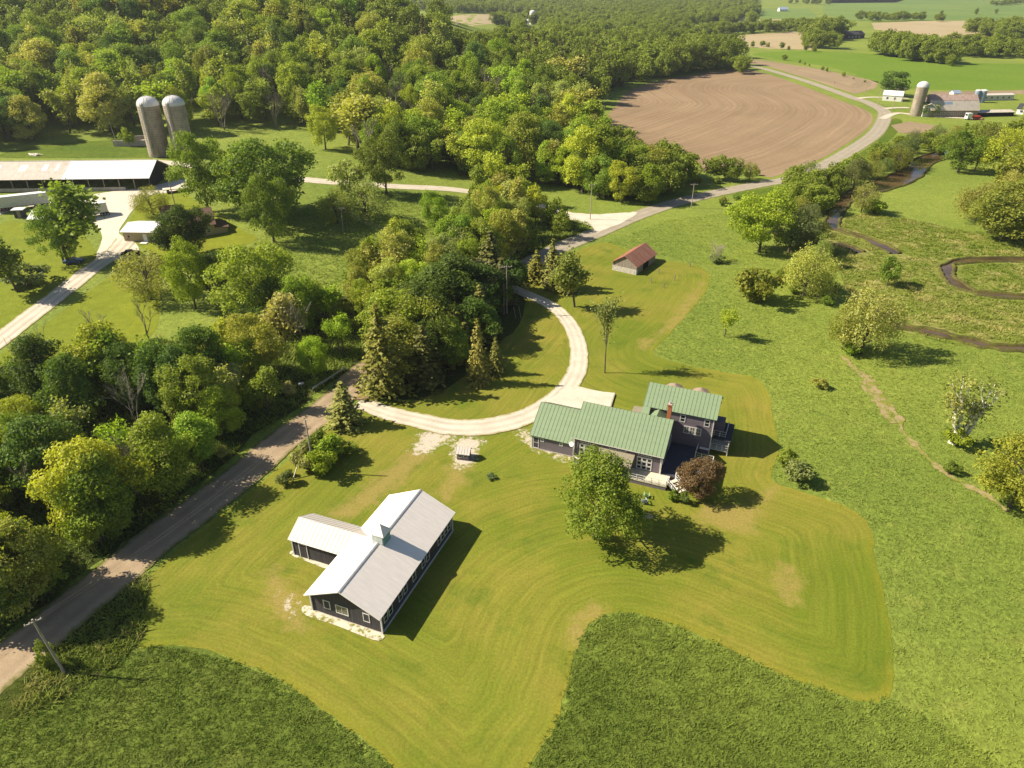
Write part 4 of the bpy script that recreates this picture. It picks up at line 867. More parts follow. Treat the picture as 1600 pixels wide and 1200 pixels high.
for px, py, ty, lab in ((1371, 166, 140, 'far pole beside the road bend'), (1394, 172, 138, 'far pole in front of the small white house'), (1409, 160, 137, 'far leaning pole right of the small white house'), (1350, 150, 138, 'short far pole beside the curving road'), (1192, 114, 96, 'far pole at the narrow ploughed strip'), (1302, 140, 128, 'far pole above the ploughed field edge')):
    pole(px, py, ty, lab, 1.8)
def wires(a, b, offs, sag, lab, rz):
    m = MB()
    for o in offs:
        d = Vector((math.cos(rz) * o, math.sin(rz) * o, 0)); n = 14
        m.tube([a.lerp(b, k / n) + d - Vector((0, 0, sag * 4 * (k / n) * (1 - k / n))) for k in range(n + 1)], .009, 3, cap=False)
    T(m.build('power_line', 'wire'), lab, 'power line', 'power lines')
wires(P0, P1, (-.7, .7), 1.2, 'power line along the gravel road from the leaning pole', R(40))
wires(P1, P2, (-.9, 0, .9), 1.3, 'power line crossing the dark conifers to the tall pole', R(15))
wires(P2, P5, (-.9, .9), 1., 'power line from the tall pole to the junction pole', 0)
wires(P2, hw(2., 9, 5.5), (0,), 1.2, 'thin service line from the tall pole to the house', 0)
wires(P7, P2, (-.8, 0, .8), 2., 'power line over the hollow meadow', R(30)); wires(P7, P8, (-.8, .8), 1.6, 'power line from the meadow pole to the old farm', R(30))
wires(P6, P3, (-.8, .8), 1.2, 'power line along the road to the field corner pole', R(90)); wires(P3, P4, (-.8, .8), 1.2, 'power line beside the ploughed field', R(90))
# ---- small things on the lawn
for i, (px, py, col, an, lab) in enumerate(((1010, 777, 'chairgreen', .5, 'pale green garden chair on the lawn, nearer the deck'), (1006, 786, 'chairblue', .9, 'pale blue grey garden chair on the lawn, farther from the deck'))):
    o = thing('garden_chair', G(px, py), an + 2.4, lab, 'chair', 'garden chairs')
    m = MB(); m.slab((-.3, -.3, .38), (.3, -.3, .38), (.3, .3, .3), (-.3, .3, .3), .05); m.build('seat', col, o)
    m = MB()
    for k in range(5): m.slab((-.28 + k * .115, .26, .3), (-.18 + k * .115, .26, .3), (-.18 + k * .115, .55, 1.05), (-.28 + k * .115, .55, 1.05), .03)
    m.build('backrest', col, o)
    for s_ in (-1, 1):
        m = MB(); m.box(s_ * .36 - .07, s_ * .36 + .07, -.4, .4, .58, .62); m.build('armrest', col, o)
        m = MB(); m.box(s_ * .33 - .03, s_ * .33 + .03, -.36, -.28, 0, .58).box(s_ * .33 - .03, s_ * .33 + .03, .3, .38, 0, .58); m.build('leg', col, o)
m = MB(); m.add([(-.9, -.35, 0), (.1, -.55, 0), (.95, -.3, 0), (.85, .35, 0), (-.1, .5, 0), (-.85, .3, 0), (-.75, -.28, .3), (.1, -.42, .42), (.8, -.22, .3), (.7, .25, .32), (-.1, .35, .45), (-.7, .2, .3)], [(0, 1, 7, 6), (1, 2, 8, 7), (2, 3, 9, 8), (3, 4, 10, 9), (4, 5, 11, 10), (5, 0, 6, 11), (6, 7, 8, 9, 10, 11)])
T(m.build('boulder', 'stone'), 'flat pinkish boulder at the edge of the big maple shadow', 'boulder').location = G(1010, 808)
def lump(name, px, py, sx, sy, sz, mat, lab, cat):
    m = MB(); n, k_ = 10, 5; vs = []
    for k in range(k_):
        a = k / k_ * 1.57
        for q in range(n): j = rnd.uniform(.8, 1.2); vs.append((sx * math.cos(a) * math.cos(q * .6283) * j, sy * math.cos(a) * math.sin(q * .6283) * j, sz * math.sin(a) * j - .05))
    vs.append((0, 0, sz)); m.add(vs, [(k * n + q, k * n + (q + 1) % n, (k + 1) * n + (q + 1) % n, (k + 1) * n + q) for k in range(k_ - 1) for q in range(n)] + [((k_ - 1) * n + q, (k_ - 1) * n + (q + 1) % n, k_ * n) for q in range(n)])
    T(m.build(name, mat), lab, cat).location = G(px, py)
lump('boulder', 585, 621, .9, .5, .5, 'stone', 'pale boulder at the mouth of the driveway', 'boulder')
lump('culvert_mound', 570, 623, 2.2, .8, .5, 'soil', 'brown dirt mound by the conifer at the drive mouth', 'dirt mound')
m = MB(); a = G(458, 750); m.tube([(0, 0, .1), (.5, 1.2, 1.5)], .09, 5); T(m.build('leaning_plank', 'palewood'), 'pale plank leaning in the low plants by the road', 'plank').location = a
mb_ = thing('mail_box', G(472, 610), R(35), 'grey mailbox on a post in the weeds across the road', 'mailbox')
MB().box(-.07, .07, -.07, .07, 0, 1.2).build('post', 'wood', mb_); MB().tube([(-.45, 0, 1.4), (.45, 0, 1.4)], .24, 8).build('box', 'silver', mb_)
gr_ = [G(489, 612), G(505, 602), G(520, 592), G(538, 580)]
m = MB()
for a, b in zip(gr_, gr_[1:]): m.bar(a + Vector((0, 0, .75)), b + Vector((0, 0, .75)), .09); m.bar(a + Vector((0, 0, .5)), b + Vector((0, 0, .5)), .05)
for a in gr_: m.box(a.x - .08, a.x + .08, a.y - .08, a.y + .08, 0, .85)
T(m.build('guard_rail', 'offwhite'), 'pale guard rail along the wood side of the gravel road', 'guard rail')
for i, (px, py) in enumerate(((1029, 427), (1054, 438), (1017, 441), (1037, 450), (1078, 417))):
    m = MB(); m.tube([(0, 0, -.1), (0, 0, 1.3)], .12, 5); T(m.build('tree_guard', 'oldboard'), ('short guard post on the lawn nearest the red shed', 'short guard post near the lawn curve', 'short guard post in front of the red shed', 'short guard post lowest on the shed lawn', 'short guard post by the lawn edge top right of the shed')[i], 'post', 'sapling guards').location = G(px, py)
for i, (px, py, tx, ty, lab) in enumerate(((806, 498, 801, 480, 'leaning guy stake right of the stub pole'), (814, 497, 810, 479, 'leaning guy stake at the shade edge'))):
    b = G(px, py); m = MB(); m.tube([(0, 0, 0), (-.5, .2, top_z(b, ty))], .06, 5); T(m.build('guy_stake', 'wood'), lab, 'stake').location = b
# VEGETATION
def qmesh(name, C, Nn, size, mats, extra=None, asp=1., bend=.0):
    """leaf cards: centres C, normals Nn, half sizes"""
    n = len(C); Nn = Nn / np.maximum(np.linalg.norm(Nn, axis=1, keepdims=True), 1e-6)
    r = RS.normal(size=(n, 3)); t = np.cross(Nn, r); t /= np.maximum(np.linalg.norm(t, axis=1, keepdims=True), 1e-6); b = np.cross(Nn, t)
    s = np.asarray(size).reshape(-1, 1) * np.ones((n, 1))
    P = np.stack([C - t * s - b * s * asp * .4, C - b * s * asp + t * s * .5, C + t * s + b * s * asp * .4, C + b * s * asp - t * s * .4], 1).reshape(-1, 3)
    if bend: P += RS.normal(size=P.shape) * bend
    me = bpy.data.meshes.new(name); me.vertices.add(4 * n); me.vertices.foreach_set('co', P.ravel())
    me.loops.add(4 * n); me.loops.foreach_set('vertex_index', np.arange(4 * n, dtype=np.int32))
    me.polygons.add(n); me.polygons.foreach_set('loop_start', np.arange(0, 4 * n, 4, dtype=np.int32))
    me.update(calc_edges=True)
    for m in (mats if isinstance(mats, list) else [mats]): me.materials.append(M[m])
    return me
def clumps(centres, radii, per, leaf, flat=.75, up=.45, jit=.55, lo=-.5):
    Cs, Ns, Sz = [], [], []
    for c, r in zip(centres, radii):
        n = max(6, int(per * r * r)); d = RS.normal(size=(n, 3)); d /= np.linalg.norm(d, axis=1, keepdims=True)
        d = d[d[:, 2] > lo - RS.uniform(0, .5, len(d))]; n = len(d)
        rr = r * RS.uniform(.62, 1.12, (n, 1)) * (1 + .18 * np.sin(d[:, :1] * 5 + c[0] * 3) * np.sin(d[:, 1:2] * 5 + c[1]))
        Cs.append(c + d * rr * np.array([1, 1, flat])); Ns.append(d + np.array([0, 0, up]) + RS.normal(size=(n, 3)) * jit); Sz.append(leaf * RS.uniform(.6, 1.25, n))
    return np.concatenate(Cs), np.concatenate(Ns), np.concatenate(Sz)
def crown_pts(n, rx, z0, z1, seed, shape='round', irr=.28):
    """clump centres over an uneven crown outline, metres, tree height 10"""
    rs = np.random.RandomState(seed); out = []; k = rs.uniform(0, 6.28, 4); zc = (z0 + z1) / 2; hz_ = (z1 - z0) / 2
    while len(out) < n:
        a = rs.uniform(0, 6.283); u = rs.uniform(-.95, 1.); q = rs.uniform(.5, 1.) ** .5
        prof = {'round': math.sqrt(max(0, 1 - u * u)), 'egg': math.sqrt(max(0, 1 - u * u)) * (1 - .3 * u), 'vase': math.sqrt(max(0, 1 - u * u)) * (1 + .25 * u), 'col': (1 - abs(u) ** 3) * .95}[shape]
        w = 1 + irr * (math.sin(2 * a + k[0]) * .6 + math.sin(3 * a + k[1] + 2 * u) * .5 + .5 * math.sin(5 * u + k[2] + a))
        out.append((math.cos(a) * rx * prof * w * q, math.sin(a) * rx * prof * w * q, zc + u * hz_ * q * (1 + irr * .4 * math.sin(a + k[3]))))
    return np.array(out)
def trunk_mesh(name, h, z_crown, rx, seed, limbs=6, r=.2, mat='bark', multi=1):
    rs = random.Random(seed); mb = MB()
    for q in range(multi):
        lean = rs.uniform(-.3, .3) if multi == 1 else rs.uniform(.6, 1.6); a = rs.uniform(0, 6.28) + q * 6.28 / multi; dx, dy = math.cos(a) * lean, math.sin(a) * lean
        top = h * .72; pts = [(dx * t * t, dy * t * t, top * t - .1) for t in (0, .08, .3, .55, .8, 1)]
        mb.tube(pts, [r * 1.5, r * 1.05, r * .85, r * .65, r * .4, r * .15], 7)
        for k in range(limbs):
            t = rs.uniform(z_crown / h * .9, .62) / .72; a2 = a + k * 6.28 / limbs + rs.uniform(-.4, .4); ln = rx * rs.uniform(.6, .95)
            b = Vector((dx * t * t, dy * t * t, top * t)); u = rs.uniform(.35, 1.)
            mid = b + Vector((math.cos(a2), math.sin(a2), u)) * ln * .45; e = mid + Vector((math.cos(a2 + .3), math.sin(a2 + .3), u * .7)) * ln * .5
            mb.tube([b, mid, e], [r * .45, r * .26, r * .08], 5)
    me_o = mb.build(name, mat); me = me_o.data; bpy.data.objects.remove(me_o); return me
def bare_mesh(name, h, seed, mat, spread=.5, lv=4, r=.16, multi=1):
    rs = random.Random(seed); mb = MB(); tips = []
    def grow(p, d, L, r_, l):
        e = p + d * L; m_ = (p + e) / 2 + Vector((rs.uniform(-1, 1), rs.uniform(-1, 1), rs.uniform(-.5, .5))) * L * .08
        mb.tube([p, m_, e], [r_, r_ * .8, r_ * .6], 5 if l > 1 else 3, cap=False)
        if l == 0: tips.append(e); return
        if l < 3: tips.append(m_)
        for k in range(3 if l > 1 else 4):
            nd = (d + Vector((rs.uniform(-1, 1), rs.uniform(-1, 1), rs.uniform(-.3, .6))) * spread).normalized()
            s0 = p.lerp(e, rs.uniform(.45, 1.)); grow(s0, nd, L * rs.uniform(.55, .8), max(r_ * .55, .018), l - 1)
    for q in range(multi):
        d = Vector((rs.uniform(-.12, .12), rs.uniform(-.12, .12), 1)) if multi == 1 else Vector((.35 * math.cos(q * 2.4), .35 * math.sin(q * 2.4), 1))
        grow(Vector((0, 0, -.1)), d.normalized(), h * .36, r, lv)
    zmax = max(v[2] for v in mb.v); mb.v = [(x, y, z * h / zmax) for x, y, z in mb.v]; tips = [Vector((t.x, t.y, t.z * h / zmax)) for t in tips]
    o = mb.build(name, mat); me = o.data; bpy.data.objects.remove(o); return me, np.array([tuple(t) for t in tips])
PROTO = {}
def P_broad(lod):
    L = []
    for i in range(6 if lod else 7):
        shp = ['round', 'egg', 'round', 'vase', 'egg', 'round', 'col'][i]; rx = [4.2, 3.6, 4.4, 3.8, 3.3, 4., 2.9][i]; z0 = [.6, .5, .8, .9, .4, .2, .3][i]
        n = (30 if lod else 74) + i; c = crown_pts(n, rx * .86, z0 + .6, 9.5, 100 + i, shp); rad = np.random.RandomState(i).uniform(.85, 1.6, n) * (1.25 if lod else .85)
        C, Nn, s = clumps(c, rad, 40 if lod else 190, .25 if lod else .108, jit=.75)
        C[:, 2] = np.maximum(C[:, 2], .25)
        L.append((qmesh('leaves', C, Nn, s, 'leaf', bend=.03), trunk_mesh('trunk', 10, z0, rx, i, 5, .2)))
    return L
def P_maple():
    n = 120; c = np.concatenate([crown_pts(80, 3.7, .5, 8.2, 701, 'round', .3), crown_pts(40, 2.2, 5., 9.7, 702, 'egg', .3) + np.array([-.5, .3, 0])])
    rad = np.random.RandomState(5).uniform(.55, 1.1, n); C, Nn, s = clumps(c, rad, 330, .082, .75, .45, .7); C[:, 2] = np.maximum(C[:, 2], .25)
    return [(qmesh('leaves', C, Nn, s, 'leaf', bend=.02), trunk_mesh('trunk', 10, .8, 4, 77, 7, .22))]
PROTO['maple'] = P_maple()
PROTO['broad0'] = P_broad(0); PROTO['broad1'] = P_broad(1)
def P_airy():
    L = []
    for i in range(4):
        me, tips = bare_mesh('trunk', 9.6, 40 + i, 'bark', .62, 3, .17, 1 + (i == 1)); k = RS.randint(0, len(tips), 2600); C = tips[k] + RS.normal(size=(2600, 3)) * np.array([.5, .5, .42]); C[:, 2] = np.maximum(C[:, 2], .8)
        L.append((qmesh('leaves', C, RS.normal(size=C.shape) + [0, 0, .4], .17 * RS.uniform(.5, 1.3, len(C)), 'leaf'), me))
    return L
PROTO['airy'] = P_airy()
def P_thin():
    L = []
    for i in range(2):
        me, tips = bare_mesh('trunk', 10, 60 + i, 'bark', .42, 3, .12); k = RS.randint(0, len(tips), 1500); C = tips[k] + RS.normal(size=(1500, 3)) * .4
        L.append((qmesh('leaves', C, RS.normal(size=C.shape) + [0, 0, .4], .12 * RS.uniform(.5, 1.3, len(C)), 'leaf'), me))
    return L
PROTO['thin'] = P_thin()
PROTO['bare'] = [(None, bare_mesh('trunk', 10, 80 + i, 'greybark', .55, 4, .13, 1 + i % 2 * 2)[0]) for i in range(3)]
def P_birch():
    me, tips = bare_mesh('trunk', 10, 95, 'palebark', .34, 3, .21); k = RS.randint(0, len(tips), 700); C = tips[k] + RS.normal(size=(700, 3)) * np.array([.4, .4, .5])
    return [(qmesh('leaves', C, RS.normal(size=C.shape) + [0, 0, .3], .12 * RS.uniform(.5, 1.3, len(C)), 'leaf'), me)]
PROTO['birch'] = P_birch()
def P_spruce():
    L = []
    for i in range(4):
        rs = np.random.RandomState(200 + i); C = []; Nn = []; s = []; rx = [2.4, 2.0, 2.9, 2.2][i]
        for z in np.arange(.5, 9.9, .3):
            rr = rx * (1 - z / 10.1) ** .82 * rs.uniform(.85, 1.12)
            nb = int(7 + 7 * (1 - z / 10))
            for a in rs.uniform(0, 6.283, nb):
                ln = rr * rs.uniform(.6, 1.12)
                for t in np.arange(.25, 1.01, .28 / max(ln, .3)):
                    for q in range(2):
                        C.append((math.cos(a) * ln * t + rs.normal() * .09, math.sin(a) * ln * t + rs.normal() * .09, z - ln * t * .28 + rs.normal() * .07 + .25 * t * t))
                        Nn.append((math.cos(a) * .5 + rs.normal() * .45, math.sin(a) * .5 + rs.normal() * .45, .75)); s.append(.2 * rs.uniform(.6, 1.3))
        mb = MB(); mb.tube([(0, 0, -.1), (0, 0, 5), (0, 0, 9.8)], [.2, .12, .02], 6); o = mb.build('t', 'bark'); me = o.data; bpy.data.objects.remove(o)
        L.append((qmesh('leaves', np.array(C), np.array(Nn), np.array(s), 'needle', asp=.6), me))
    return L
PROTO['spruce'] = P_spruce()
def P_willow():
    L = []
    for i in range(3):
        c = crown_pts(70, 4., 1.5, 9.4, 300 + i, ['round', 'egg', 'vase'][i]); rad = np.random.RandomState(i).uniform(.7, 1.35, 70)
        C, Nn, s = clumps(c, rad, 84, .15, 1.25, .25, .8, -.9); C[:, 2] -= .12 * (C[:, 0] ** 2 + C[:, 1] ** 2) ** .5
        C[:, 2] = np.maximum(C[:, 2], .3 + RS.uniform(0, .5, len(C)))
        L.append((qmesh('leaves', C, Nn, s, 'leaf', asp=.6), trunk_mesh('trunk', 10, 1.5, 4, 30 + i, 5, .2, 'bark', 3)))
    return L
PROTO['willow'] = P_willow()
def P_shrub():
    L = []
    for i in range(4):
        n = 26; c = crown_pts(n, 4.1, 1.2, 8.6, 400 + i, ['round', 'vase', 'round', 'egg'][i], .4); rad = np.random.RandomState(i).uniform(1., 2.1, n)
        C, Nn, s = clumps(c, rad, 42, .33, .85, .4, .6, -.6)
        mb = MB()
        for k in range(5): a = k * 1.256; mb.tube([(0, 0, -.2), (math.cos(a) * 1.4, math.sin(a) * 1.4, 3), (math.cos(a) * 2.6, math.sin(a) * 2.6, 6.5)], [.2, .15, .05], 4)
        o = mb.build('t', 'bark'); me = o.data; bpy.data.objects.remove(o)
        C[:, 2] = np.maximum(C[:, 2], .2); L.append((qmesh('leaves', C, Nn, s, 'leaf', bend=.05), me))
    return L
PROTO['shrub'] = P_shrub()
def pdim(lf, tr):
    me = lf or tr; co = np.zeros(len(me.vertices) * 3); me.vertices.foreach_get('co', co); co = co.reshape(-1, 3)
    return 2 * np.percentile(np.hypot(co[:, 0], co[:, 1]), 92 if lf else 97), np.percentile(co[:, 2], 99.5)
PW = {k: [pdim(*q) for q in v] for k, v in PROTO.items()}
CL = dict(bright=(.16, .225, .022), mid=(.13, .185, .024), dark=(.062, .105, .018), yellow=(.215, .26, .03), olive=(.17, .195, .036), pale=(.215, .24, .06), red=(.15, .1, .048), grey=(.125, .16, .055), tan=(.2, .215, .07), fir=(.08, .09, .02), firlight=(.15, .155, .03))
CL = {k: tuple(v * 1.42 for v in c) for k, c in CL.items()}
CW = dict(bright='bright green', mid='mid green', dark='dark green', yellow='yellow green', olive='olive green', pale='pale olive', red='reddish brown', grey='grey green', tan='tan budding', fir='dark', firlight='olive tipped')
KN = dict(broad='broadleaf_tree', airy='open_crown_tree', thin='slender_tree', bare='bare_tree', birch='birch_tree', spruce='spruce_tree', willow='willow_tree', shrub='shrub')
KW = dict(broad='leafy tree', airy='open crowned tree', thin='slender tree', bare='leafless tree', birch='white barked birch', spruce='spruce', willow='willow', shrub='shrub')
TR = []
KEEP = [(778, 412, 818, 500), (463, 597, 482, 613), (487, 578, 542, 614), (800, 445, 856, 486), (955, 385, 1025, 432), (205, 146, 300, 248), (525, 322, 542, 362), (1072, 285, 1092, 326), (1316, 45, 1356, 62), (1420, 120, 1590, 186), (1376, 140, 1410, 158), (1440, 235, 1475, 268), (840, 320, 850, 352), (862, 352, 950, 398), (640, 287, 712, 299), (880, 362, 940, 392), (935, 338, 1000, 372), (1000, 314, 1060, 345), (1060, 300, 1120, 325), (1140, 280, 1215, 302), (890, 328, 940, 350), (706, 22, 800, 38), (822, 25, 842, 40)]
KD = [depth(G((q[0] + q[2]) / 2, q[3])) for q in KEEP]
def add(kind, p, h, w, col, zone, label=None, lean=0.):
    if not label:
        b_ = Vector(p); d_ = depth(b_); x0, y1 = proj(b_); _, y0 = proj(b_ + Vector((0, 0, h))); hw_ = w * .4 * F / d_
        for q, kd in zip(KEEP, KD):
            if d_ < kd + 1 and x0 + hw_ > q[0] and x0 - hw_ < q[2] and y0 < q[3] and y1 > q[1]: return
    px, py = proj(Vector((p[0], p[1], p[2] + h * .6)))
    if not label and (px < -170 or px > 1770 or py > 1330 or depth(Vector(p)) < 5): return
    TR.append(dict(k=kind, p=Vector(p), h=h, w=w, c=col, z=zone, l=label, lean=lean, s=max(h, w) * F / depth(Vector(p))))
def tp(px, py, ty, wpx, kind, col, label, lean=0., dz=0):
    b = G(px, py); h = max(.5, top_z(b, ty) - b.z); w = wpx / F * depth(b + Vector((0, 0, h / 2))); add(kind, b, h, w, col, None, label, lean)
HAND = [
 (930, 838, 716, 132, 'broad', 'mid', 'big rounded green maple on the lawn in front of the house'),
 (1090, 775, 720, 64, 'broad', 'red', 'round reddish brown crabapple at the deck stairs'),
 (1052, 782, 764, 18, 'shrub', 'mid', 'small green shrub under the reddish crabapple'),
 (1068, 786, 768, 16, 'shrub', 'grey', 'small grey green bush below the deck stairs'),
 (541, 664, 598, 52, 'spruce', 'firlight', 'lone dark spruce at the mouth of the driveway'),
 (945, 583, 465, 46, 'thin', 'tan', 'tall slender budding tree beside the driveway loop'),
 (898, 480, 392, 66, 'airy', 'olive', 'open crowned tree on the lawn left of the red shed'),
 (862, 448, 374, 34, 'spruce', 'firlight', 'slim olive spruce where the driveway leaves the road'),
 (882, 455, 396, 36, 'spruce', 'firlight', 'smaller pale spruce beside the open crowned lawn tree'),
 (838, 440, 392, 34, 'spruce', 'firlight', 'dark spruce at the top end of the driveway'),
 (748, 598, 500, 34, 'spruce', 'firlight', 'tall olive conifer at the front of the drive loop'),
 (775, 583, 528, 26, 'spruce', 'firlight', 'small olive conifer nearest the drive inside the loop'),
 (728, 560, 505, 36, 'spruce', 'firlight', 'olive tipped conifer behind the tall one in the drive loop'),
 (601, 614, 480, 70, 'spruce', 'firlight', 'broad olive spruce on the road corner of the drive loop'),
 (1115, 409, 378, 34, 'bare', 'tan', 'dead leafless tree standing in the meadow right of the red shed'),
 (1118, 410, 398, 24, 'shrub', 'grey', 'grey weeds round the dead meadow tree'),
 (1186, 394, 298, 90, 'broad', 'yellow', 'big yellow green tree in the meadow below the road'),
 (1232, 394, 322, 78, 'willow', 'grey', 'grey green willow beside the big yellow green meadow tree'),
 (1262, 388, 338, 60, 'willow', 'olive', 'olive willow at the creek bank by the meadow'),
 (1180, 470, 418, 70, 'shrub', 'olive', 'dark olive thicket in the middle of the meadow'),
 (1132, 526, 478, 36, 'airy', 'yellow', 'small open yellow green tree standing alone in the meadow'),
 (1255, 462, 385, 76, 'willow', 'pale', 'pale olive willow between the thicket and the creek'),
 (1318, 545, 470, 60, 'willow', 'pale', 'pale willow left of the large weeping one by the ditch'),
 (1345, 552, 448, 92, 'willow', 'pale', 'large pale weeping willow at the ditch head'),
 (1386, 446, 402, 34, 'broad', 'mid', 'small deep green tree alone in the marsh'),
 (1281, 606, 590, 24, 'shrub', 'pale', 'small pale bush alone in the right meadow'),
 (1484, 692, 578, 56, 'birch', 'pale', 'white barked birch leaning left at the ditch bend', -.05),
 (1490, 694, 590, 60, 'birch', 'pale', 'white barked birch leaning right at the ditch bend', .36),
 (1490, 694, 668, 44, 'shrub', 'bright', 'green underbrush at the foot of the two birches'),
 (1578, 792, 684, 118, 'broad', 'yellow', 'bushy yellow green tree at the right edge'),
 (1484, 740, 722, 24, 'shrub', 'mid', 'small dark bush beside the muddy ditch'),
 (1570, 372, 285, 120, 'broad', 'olive', 'large olive tree mass at the right edge above the creek loop'),
 (1525, 345, 285, 70, 'willow', 'pale', 'pale willow left of the large tree at the right edge'),
 (1545, 360, 305, 70, 'broad', 'dark', 'dark tree in front of the large olive mass at the right edge'),
 (1497, 268, 205, 64, 'broad', 'mid', 'green tree on the creek bank near the far drive'),
 (1521, 268, 222, 44, 'bare', 'tan', 'leafless forked tree on the far creek bank'),
 (1560, 275, 200, 80, 'willow', 'yellow', 'yellow green willow at the right edge over the far creek'),
 (1345, 332, 286, 44, 'willow', 'pale', 'pale willow bush on the creek point'),
 (1365, 334, 312, 34, 'shrub', 'bright', 'bright green bush on the creek point'),
 (1393, 150, 112, 42, 'broad', 'dark', 'round dark tree behind the small white house'),
 (1446, 181, 160, 30, 'broad', 'dark', 'dark tree between the far silo and the dairy barn'),
 (108, 412, 286, 108, 'airy', 'mid', 'big leaning ash with open crown beside the farm lane'),
 (100, 410, 320, 70, 'broad', 'mid', 'second leaning trunk of leafy ash beside the farm lane'),
 (28, 456, 362, 70, 'airy', 'mid', 'leaning ash with dark trunk at the left edge'),
 (48, 446, 410, 66, 'shrub', 'grey', 'round grey green bush beside the leaning ash at the left edge'),
 (240, 336, 292, 58, 'willow', 'olive', 'round olive apple tree at the yard corner'),
 (326, 330, 205, 80, 'broad', 'mid', 'tall maple between the twin silos and the brown house'),
 (378, 336, 228, 80, 'broad', 'bright', 'bright maple beside the biggest maple on the farm'),
 (424, 338, 214, 140, 'broad', 'mid', 'biggest dark green maple on the old farm'),
 (428, 378, 270, 72, 'broad', 'mid', 'maple in front of the biggest one, trunk in the hollow meadow'),
 (284, 404, 332, 62, 'broad', 'dark', 'dark maple hiding the right end of the tan workshop'),
 (303, 398, 318, 62, 'broad', 'dark', 'dark maple in front of the brown house'),
 (306, 482, 378, 70, 'broad', 'bright', 'bright tree below the dark maples of the brown house'),
 (338, 470, 395, 56, 'broad', 'dark', 'dark green tree beside the round meadow maple'),
 (404, 500, 380, 122, 'broad', 'bright', 'wide round maple at the edge of the hollow meadow'),
 (236, 468, 392, 92, 'willow', 'pale', 'pale olive willow at the lane bend below the workshop'),
 (236, 535, 468, 46, 'bare', 'tan', 'leafless tree below the pale olive willow'),
 (154, 538, 482, 40, 'bare', 'tan', 'spiky leafless tree on the lane side lawn'),
 (62, 575, 515, 50, 'bare', 'tan', 'leafless tree near the left edge above the wood'),
 (160, 556, 520, 50, 'shrub', 'dark', 'dark bush around the spiky leafless tree'),
 (681, 362, 299, 44, 'broad', 'bright', 'small upright maple in the hollow meadow'),
 (596, 452, 372, 52, 'airy', 'bright', 'young open tree at the lower end of the hollow meadow'),
 (574, 346, 282, 84, 'willow', 'pale', 'wide pale willow bush in the hollow meadow'),
 (528, 350, 296, 56, 'willow', 'olive', 'olive willow bush by the lone meadow pole'),
 (604, 303, 205, 66, 'broad', 'olive', 'tall olive tree on the side road bend'),
 (545, 300, 250, 50, 'broad', 'pale', 'pale tree above the side road'),
 (203, 228, 200, 22, 'shrub', 'yellow', 'small yellow green bush on the bunker rubble'),
 (500, 715, 672, 46, 'shrub', 'mid', 'dark bush behind the roadside pole'),
 (516, 722, 682, 46, 'shrub', 'bright', 'bright green bush right of the roadside pole'),
 (505, 742, 702, 44, 'shrub', 'bright', 'bright bush in front of the roadside pole'),
 (476, 732, 696, 50, 'shrub', 'tan', 'tan twiggy bush left of the roadside pole'),
 (535, 708, 690, 40, 'shrub', 'mid', 'green bush on the lawn side of the roadside thicket'),
 (449, 757, 738, 24, 'shrub', 'grey', 'grey green leafy plants by the leaning plank'),
 (452, 744, 733, 12, 'shrub', 'yellow', 'small yellow flowering bush above the leaning plank'),
 (768, 747, 740, 16, 'shrub', 'grey', 'tiny bush alone on the lawn below the well house'),
 (80, 1042, 1000, 18, 'shrub', 'olive', 'vine climbing at the leaning bare pole'),
 (1242, 752, 725, 46, 'shrub', 'grey', 'grey green brush at the lawn corner past the house'),
 (1228, 728, 700, 30, 'shrub', 'mid', 'small green brush right of the house shadow'),
]
for r_ in HAND: tp(*r_)
def fill(poly, sp, kinds, hr, wr, zone, smoothed=True, dens=1., und=None):
    P = gp(poly); P = smooth(P, True, 3) if smoothed else P
    xs = [p[0] for p in P]; ys = [p[1] for p in P]
    gx, gy = np.meshgrid(np.arange(min(xs), max(xs), sp), np.arange(min(ys), max(ys), sp)); gx = gx.ravel() + RS.uniform(-.45, .45, gx.size) * sp; gy = gy.ravel() + RS.uniform(-.45, .45, gy.size) * sp
    k = inpoly(gx, gy, P) & (RS.uniform(size=gx.size) < dens)
    for x, y in zip(gx[k], gy[k]):
        kd, cl = rnd.choice(kinds); z = hs(x, y); h = rnd.uniform(*hr); w = h * rnd.uniform(*wr)
        if kd == 'shrub': h *= .33; w = h * rnd.uniform(.9, 1.5)
        if kd == 'spruce': w *= .66
        add(kd, (x, y, z), h, w, cl, zone)
B = lambda *c: [('broad', q) for q in c]
fill([(300, 762), (400, 676), (476, 622), (530, 584), (565, 560), (545, 545), (470, 595), (380, 655), (290, 735)], 4.2, B('mid', 'bright', 'olive', 'olive') + [('shrub', 'olive'), ('shrub', 'tan'), ('shrub', 'mid'), ('airy', 'olive'), ('airy', 'bright')], (5.5, 9.5), (.55, .8), 'road')
fill([(20, 985), (113, 902), (170, 860), (235, 812), (292, 768), (260, 755), (150, 845), (60, 915), (0, 960), (-60, 1000)], 4.2, B('mid', 'bright', 'olive', 'dark') + [('shrub', 'mid'), ('shrub', 'olive'), ('shrub', 'mid'), ('airy', 'olive')], (7.5, 13), (.5, .75), 'road')
fill([(-60, 960), (60, 900), (150, 830), (260, 740), (380, 640), (470, 580), (540, 530), (450, 500), (380, 560), (300, 600), (200, 600), (120, 585), (20, 600), (-100, 640)], 6., B('mid', 'bright', 'dark', 'mid', 'olive', 'yellow') + [('airy', 'bright'), ('airy', 'olive'), ('airy', 'yellow'), ('airy', 'mid'), ('airy', 'tan'), ('bare', 'tan'), ('shrub', 'bright'), ('shrub', 'olive')], (8, 14), (.5, .78), 'wood', dens=.95)
